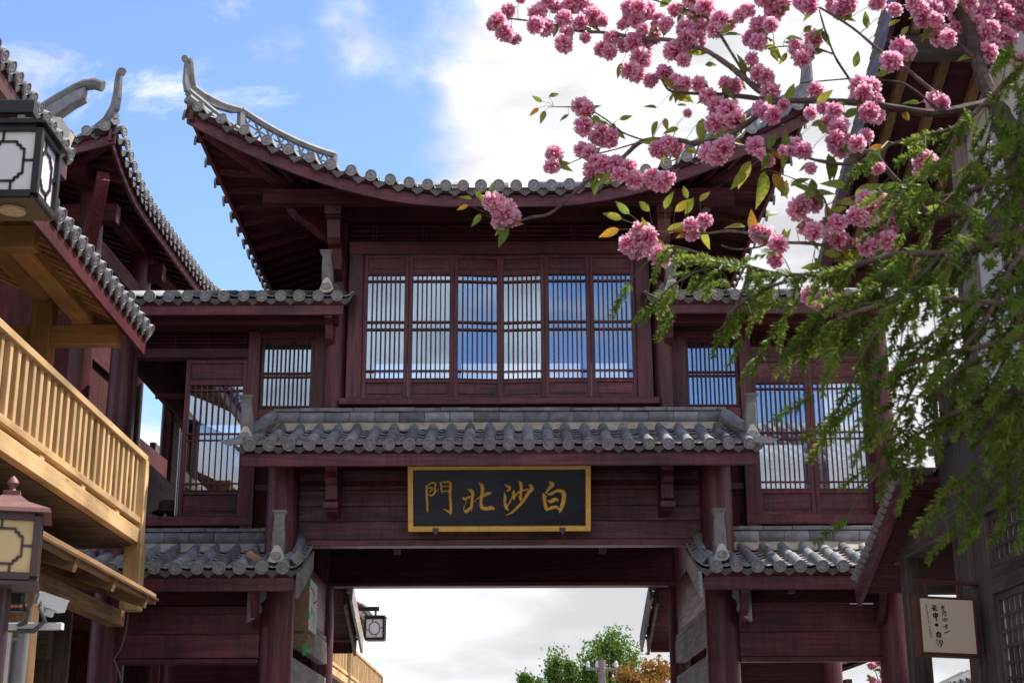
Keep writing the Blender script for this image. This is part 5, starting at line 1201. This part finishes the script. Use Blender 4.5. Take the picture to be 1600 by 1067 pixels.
for (x, y), a, ln in [(z5(400, 385), .5, 24), (z5(375, 405), 2.7, 22), (z5(385, 440), 4.4, 28), (z5(360, 430), 3.9, 22), (z5(680, 475), .2, 24), (z5(610, 480), 5.4, 26), (z5(480, 455), 3.7, 20), (z5(830, 430), 2.9, 24), (z5(830, 480), 4.3, 30), (z5(860, 470), 4.8, 28), (z5(910, 420), .2, 26), (z5(880, 405), 1.2, 18), (z5(1010, 470), 4.6, 52), (z5(1040, 440), 5.0, 44), (z5(1255, 680), 4.6, 60), (z5(1200, 640), 4.2, 46), (z5(1180, 680), 4.1, 40), (z5(1290, 690), 5.2, 44),
                      (z5(95, 790), 2.8, 20), (z5(80, 815), 3.6, 20), (z5(110, 780), .8, 18), (z5(130, 850), 4.2, 26), (z5(172, 770), 1.5, 24), (z5(140, 800), 2.2, 24), (z5(690, 870), 2.9, 34), (z5(720, 850), 2.4, 34), (z5(680, 910), 3.4, 38), (z5(800, 840), 2.2, 34), (z5(860, 830), 1.2, 34), (z5(900, 840), .6, 36), (z5(940, 850), 1.0, 32), (z5(950, 790), 1.8, 26), (z5(1000, 800), .9, 30), (z5(1180, 900), 3.0, 32), (z5(1260, 860), .6, 34), (z5(1320, 780), 1.0, 44), (z5(1360, 740), .5, 34), (z5(1380, 905), .2, 34), (z5(1420, 940), 5.6, 30),
                      (z5(1340, 155), .1, 32), (z5(1410, 130), .8, 28), (z5(1345, 210), 4.2, 26), (z5(1280, 205), 5.2, 26), (z5(1510, 610), 4.8, 46), (z5(1440, 500), .3, 40), (z5(910, 90), 1.0, 30), (z5(840, 30), .7, 40), (z5(960, 20), 1.2, 30), (z5(720, 110), 2.8, 26), (z5(690, 250), 4.4, 30), (z5(1020, 260), .3, 30), (z5(1110, 390), 1.4, 26),
                      (z3(140, 270), 1.3, 34), (z3(100, 470), .7, 38), (z3(50, 620), 4.8, 40), (z3(140, 780), .5, 48), (z3(110, 740), 3.0, 40), (z3(240, 750), .1, 52), (z3(30, 530), 2.0, 30), (z3(400, 410), 2.9, 28), (z3(275, 105), .6, 24), (z3(325, 140), .9, 26), (z3(600, 45), .9, 42), (z3(450, 120), 3.6, 26), (z3(50, 800), .1, 24), (z3(50, 835), .2, 26), (z3(60, 1040), .6, 34), (z3(110, 990), .8, 34), (z3(225, 300), .3, 26), (z3(355, 480), 1.9, 28)]:
    LEAVES.append((cp((x, y)), a, ln*1.0*5.7/2300))
for p, a, ln in LEAVES[-300:]:
    qb = min(BR, key=lambda b: (b[0]-p).length_squared)[0]
    if .004 < (qb-p).length < .3: petiole.tube([qb, (qb+p)/2+V((0, 0, .008)), p], [.0014, .0012, .001], 4, False)
    d = V((math.cos(a), rnd.uniform(-.35, .35), math.sin(a))).normalized(); nn = V((rnd.uniform(-.6, .6), -1, rnd.uniform(-.6, .7))).normalized()
    x = d.cross(nn).normalized(); nn = x.cross(d)
    link('leaf', rnd.choice(LMS), ct, fr(p, x, d, nn) @ Matrix.Scale(ln, 4))

kind(petiole.build('leaf_stalks', MATS['stalk'], ct), 'stuff')
# ================================================================ conifer with hanging sprays
def FD(u, v): return 4.3+.35*math.sin(u*.006+2)+.25*math.sin(v*.009)
cf = thing('conifer_tree', (2.6, 4.6, 0), 'soft needled conifer with drooping green sprays at the frame edge', 'tree')
fp = lambda u, v: atY(u, v, FD(u, v))
FB = [[(1700, 20), (1640, 60), (1570, 130), (1500, 195), (1430, 215), (1370, 235), (1335, 262)], [(1700, 190), (1640, 240), (1540, 290), (1450, 310), (1380, 300)], [(1700, 300), (1640, 330), (1560, 380), (1470, 396), (1409, 396), (1352, 410), (1315, 421), (1259, 430), (1210, 427), (1172, 417), (1139, 412), (1090, 395), (1050, 385), (1030, 400)],
      [(1259, 430), (1200, 450), (1150, 480), (1128, 515)], [(1139, 413), (1100, 420), (1060, 440), (1040, 455)], [(1172, 417), (1160, 455), (1140, 500)], [(1700, 470), (1640, 480), (1520, 470), (1420, 470), (1330, 490), (1260, 530), (1215, 570), (1178, 584)], [(1330, 490), (1300, 540), (1270, 575), (1250, 600)], [(1420, 470), (1370, 520), (1340, 570), (1320, 620), (1300, 650)],
      [(1700, 520), (1640, 520), (1540, 540), (1450, 560), (1390, 585), (1340, 630), (1310, 650)], [(1450, 560), (1420, 620), (1390, 680), (1365, 740)], [(1700, 590), (1640, 600), (1560, 620), (1480, 650), (1420, 690), (1372, 740), (1358, 755)], [(1700, 650), (1640, 670), (1590, 700), (1540, 745), (1500, 765), (1465, 782)], [(1590, 700), (1560, 760), (1530, 790)], [(1640, 670), (1610, 740), (1590, 790)],
      [(1560, 150), (1540, 230), (1500, 290), (1460, 330)], [(1640, 60), (1600, 160), (1590, 260), (1570, 340)], [(1540, 290), (1500, 370), (1450, 440), (1410, 520)], [(1640, 330), (1580, 420), (1540, 500), (1490, 560)], [(1470, 396), (1430, 440), (1380, 470), (1340, 475)], [(1640, 420), (1600, 480), (1570, 560), (1540, 620)], [(1500, 195), (1470, 250), (1420, 290), (1390, 340)], [(1409, 396), (1370, 440), (1330, 460), (1290, 480), (1265, 500)], [(1640, 540), (1600, 600), (1580, 660)], [(1540, 470), (1470, 510), (1430, 550)], [(1640, 180), (1580, 220), (1520, 240)]]
NEED = leafy('conifer_needle', [(0, (.085, .135, .022)), (.5, (.13, .20, .03)), (1, (.26, .34, .06))], .5, .5, .3)
def spray_mesh(seed, n=60):
    rnd = random.Random(seed); m = MB(); m.tube([(0, 0, 0), (.02, .5, -.03), (0, 1, -.12)], [.012, .009, .004], 5)
    for i in range(n):
        t = .03+.99*i/n; ph = i*2.4+rnd.uniform(-.5, .5); b = V((.02*math.sin(t*3), t, -.12*t*t)); ln = .27*(1-.45*t)*rnd.uniform(.75, 1.15)
        d = V((math.cos(ph), .55+rnd.uniform(-.2, .3), math.sin(ph)*.7-.1)).normalized(); w = d.cross(V((rnd.gauss(0, 1), rnd.gauss(0, 1), rnd.gauss(0, 1)))).normalized()*.027
        m.add([b-w*.6, b+w*.6, b+d*ln*.6+w, b+d*ln, b+d*ln*.6-w], [(0, 1, 2, 3, 4)])
    return m.mesh('needle_spray', NEED)
SPR = [spray_mesh(i) for i in range(4)]
rnd = random.Random(11); nsp = 0; extra = []
tk = MB().tube([(2.6, 4.6, 0), (2.58, 4.6, 2), (2.5, 4.55, 4), (2.45, 4.5, 6)], [.14, .12, .1, .05], 10).build('trunk', BARK, cf, True)
cand = []; outer = []
for pts in FB:
    P = [fp(*q) for q in pts]
    if pts[0][0] >= 1700:
        P = [V((2.5, 4.55, min(5.6, P[0].z+.15)))]+P
    m, Q = branch(P, .013 if pts[0][0] >= 1640 else .006, .0025, store=False); m.build('branch', CBARK, cf, True)
    tot = 0.
    for i in range(1, len(Q)):
        seg = Q[i]-Q[i-1]; ns = max(1, int(seg.length/.017))
        for k in range(ns):
            p = Q[i-1]+seg*(k/ns); 
            if p.x/p.y > .43:
                if p.x < 2.4: outer.append((p, seg.normalized(), 0)); 
                continue
            fr_ = i/len(Q); cand.append((p, seg.normalized(), fr_))
        if i == len(Q)-1: cand += [(Q[-1], seg.normalized(), 1.)]*2
rnd.shuffle(cand); rnd.shuffle(outer); cand = cand[:950]+outer[:420]
xm = MB()
for j, (p, d, f) in enumerate(cand):
    
    uu = 793+p.x/p.y*2240
    if uu < 1385 and p.z < 1.6+.30*p.y and rnd.random() < .55: continue
    if j >= 300 and ((uu < 1370 and rnd.random() < .55) or (p.z > 1.6+.385*p.y and rnd.random() < .5)): continue
    side = d.cross(Z).normalized()*rnd.choice((-1, 1)); dd = (d*rnd.uniform(.4, 1.0)+side*rnd.uniform(.1, .8)+V((0, 0, rnd.uniform(-.75, .12)))).normalized()
    x = dd.cross(V((rnd.gauss(0, .3), rnd.gauss(0, .3), 1))).normalized(); nn = x.cross(dd); s = rnd.uniform(.07, .14)
    if j >= 300:
        p2 = p+side*rnd.uniform(0, .13)+V((rnd.uniform(-.05, .05), rnd.uniform(-.15, .15), rnd.uniform(-.13, .05))); xm.tube([p, (p+p2)/2+V((0, 0, .015)), p2], [.002, .0018, .0015], 4, False); p = p2
    M = fr(p, x, dd, nn) @ Matrix.Scale(s, 4)
    if j < 300: link('needle_spray', rnd.choice(SPR), cf, M)
    else:
        me = rnd.choice(SPR); xm.add([M @ v.co for v in me.vertices], [tuple(pl.vertices) for pl in me.polygons])
kind(xm.build('inner_needles', NEED, cf), 'stuff')

# ================================================================ flowering shrub glimpsed behind the gate's end column
fs0 = atY(1376, 1052, 19.5); fsh = thing('flowering_shrub', (fs0.x, 19.5, 0), 'pink flowering shrub glimpsed between gate column and shop house post', 'plant')
st_ = MB(); rnd = random.Random(21)
st_.tube([(fs0.x, 19.5, 0), (fs0.x+.05, 19.5, 1.6), (fs0.x, 19.5, fs0.z-.15)], [.03, .025, .012], 6)
for i in range(16):
    q = atY(1376+rnd.uniform(-17, 13), 1052+rnd.uniform(-20, 22), 19.5+rnd.uniform(-.1, .1)); s = rnd.uniform(.04, .065)
    st_.tube([(fs0.x, 19.5, fs0.z-.25), (V((fs0.x, 19.5, fs0.z-.1))+q)/2, q], [.008, .006, .004], 5)
    if i % 2: link('blossom', rnd.choice(BMS), fsh, Matrix.Translation(q) @ Euler((rnd.uniform(0, 6), rnd.uniform(0, 6), 0)).to_matrix().to_4x4() @ Matrix.Scale(s, 4))
    for k in range(2):
        d = V((rnd.uniform(-1, 1), rnd.uniform(-1, 1), rnd.uniform(-.6, .8))).normalized(); x = d.cross(V((rnd.uniform(-.5, .5), -1, rnd.uniform(-.5, .5)))).normalized()
        link('leaf', rnd.choice(LMS), fsh, fr(q, x, d, x.cross(d)) @ Matrix.Scale(rnd.uniform(.08, .13), 4))
st_.build('stem', BARK, fsh)
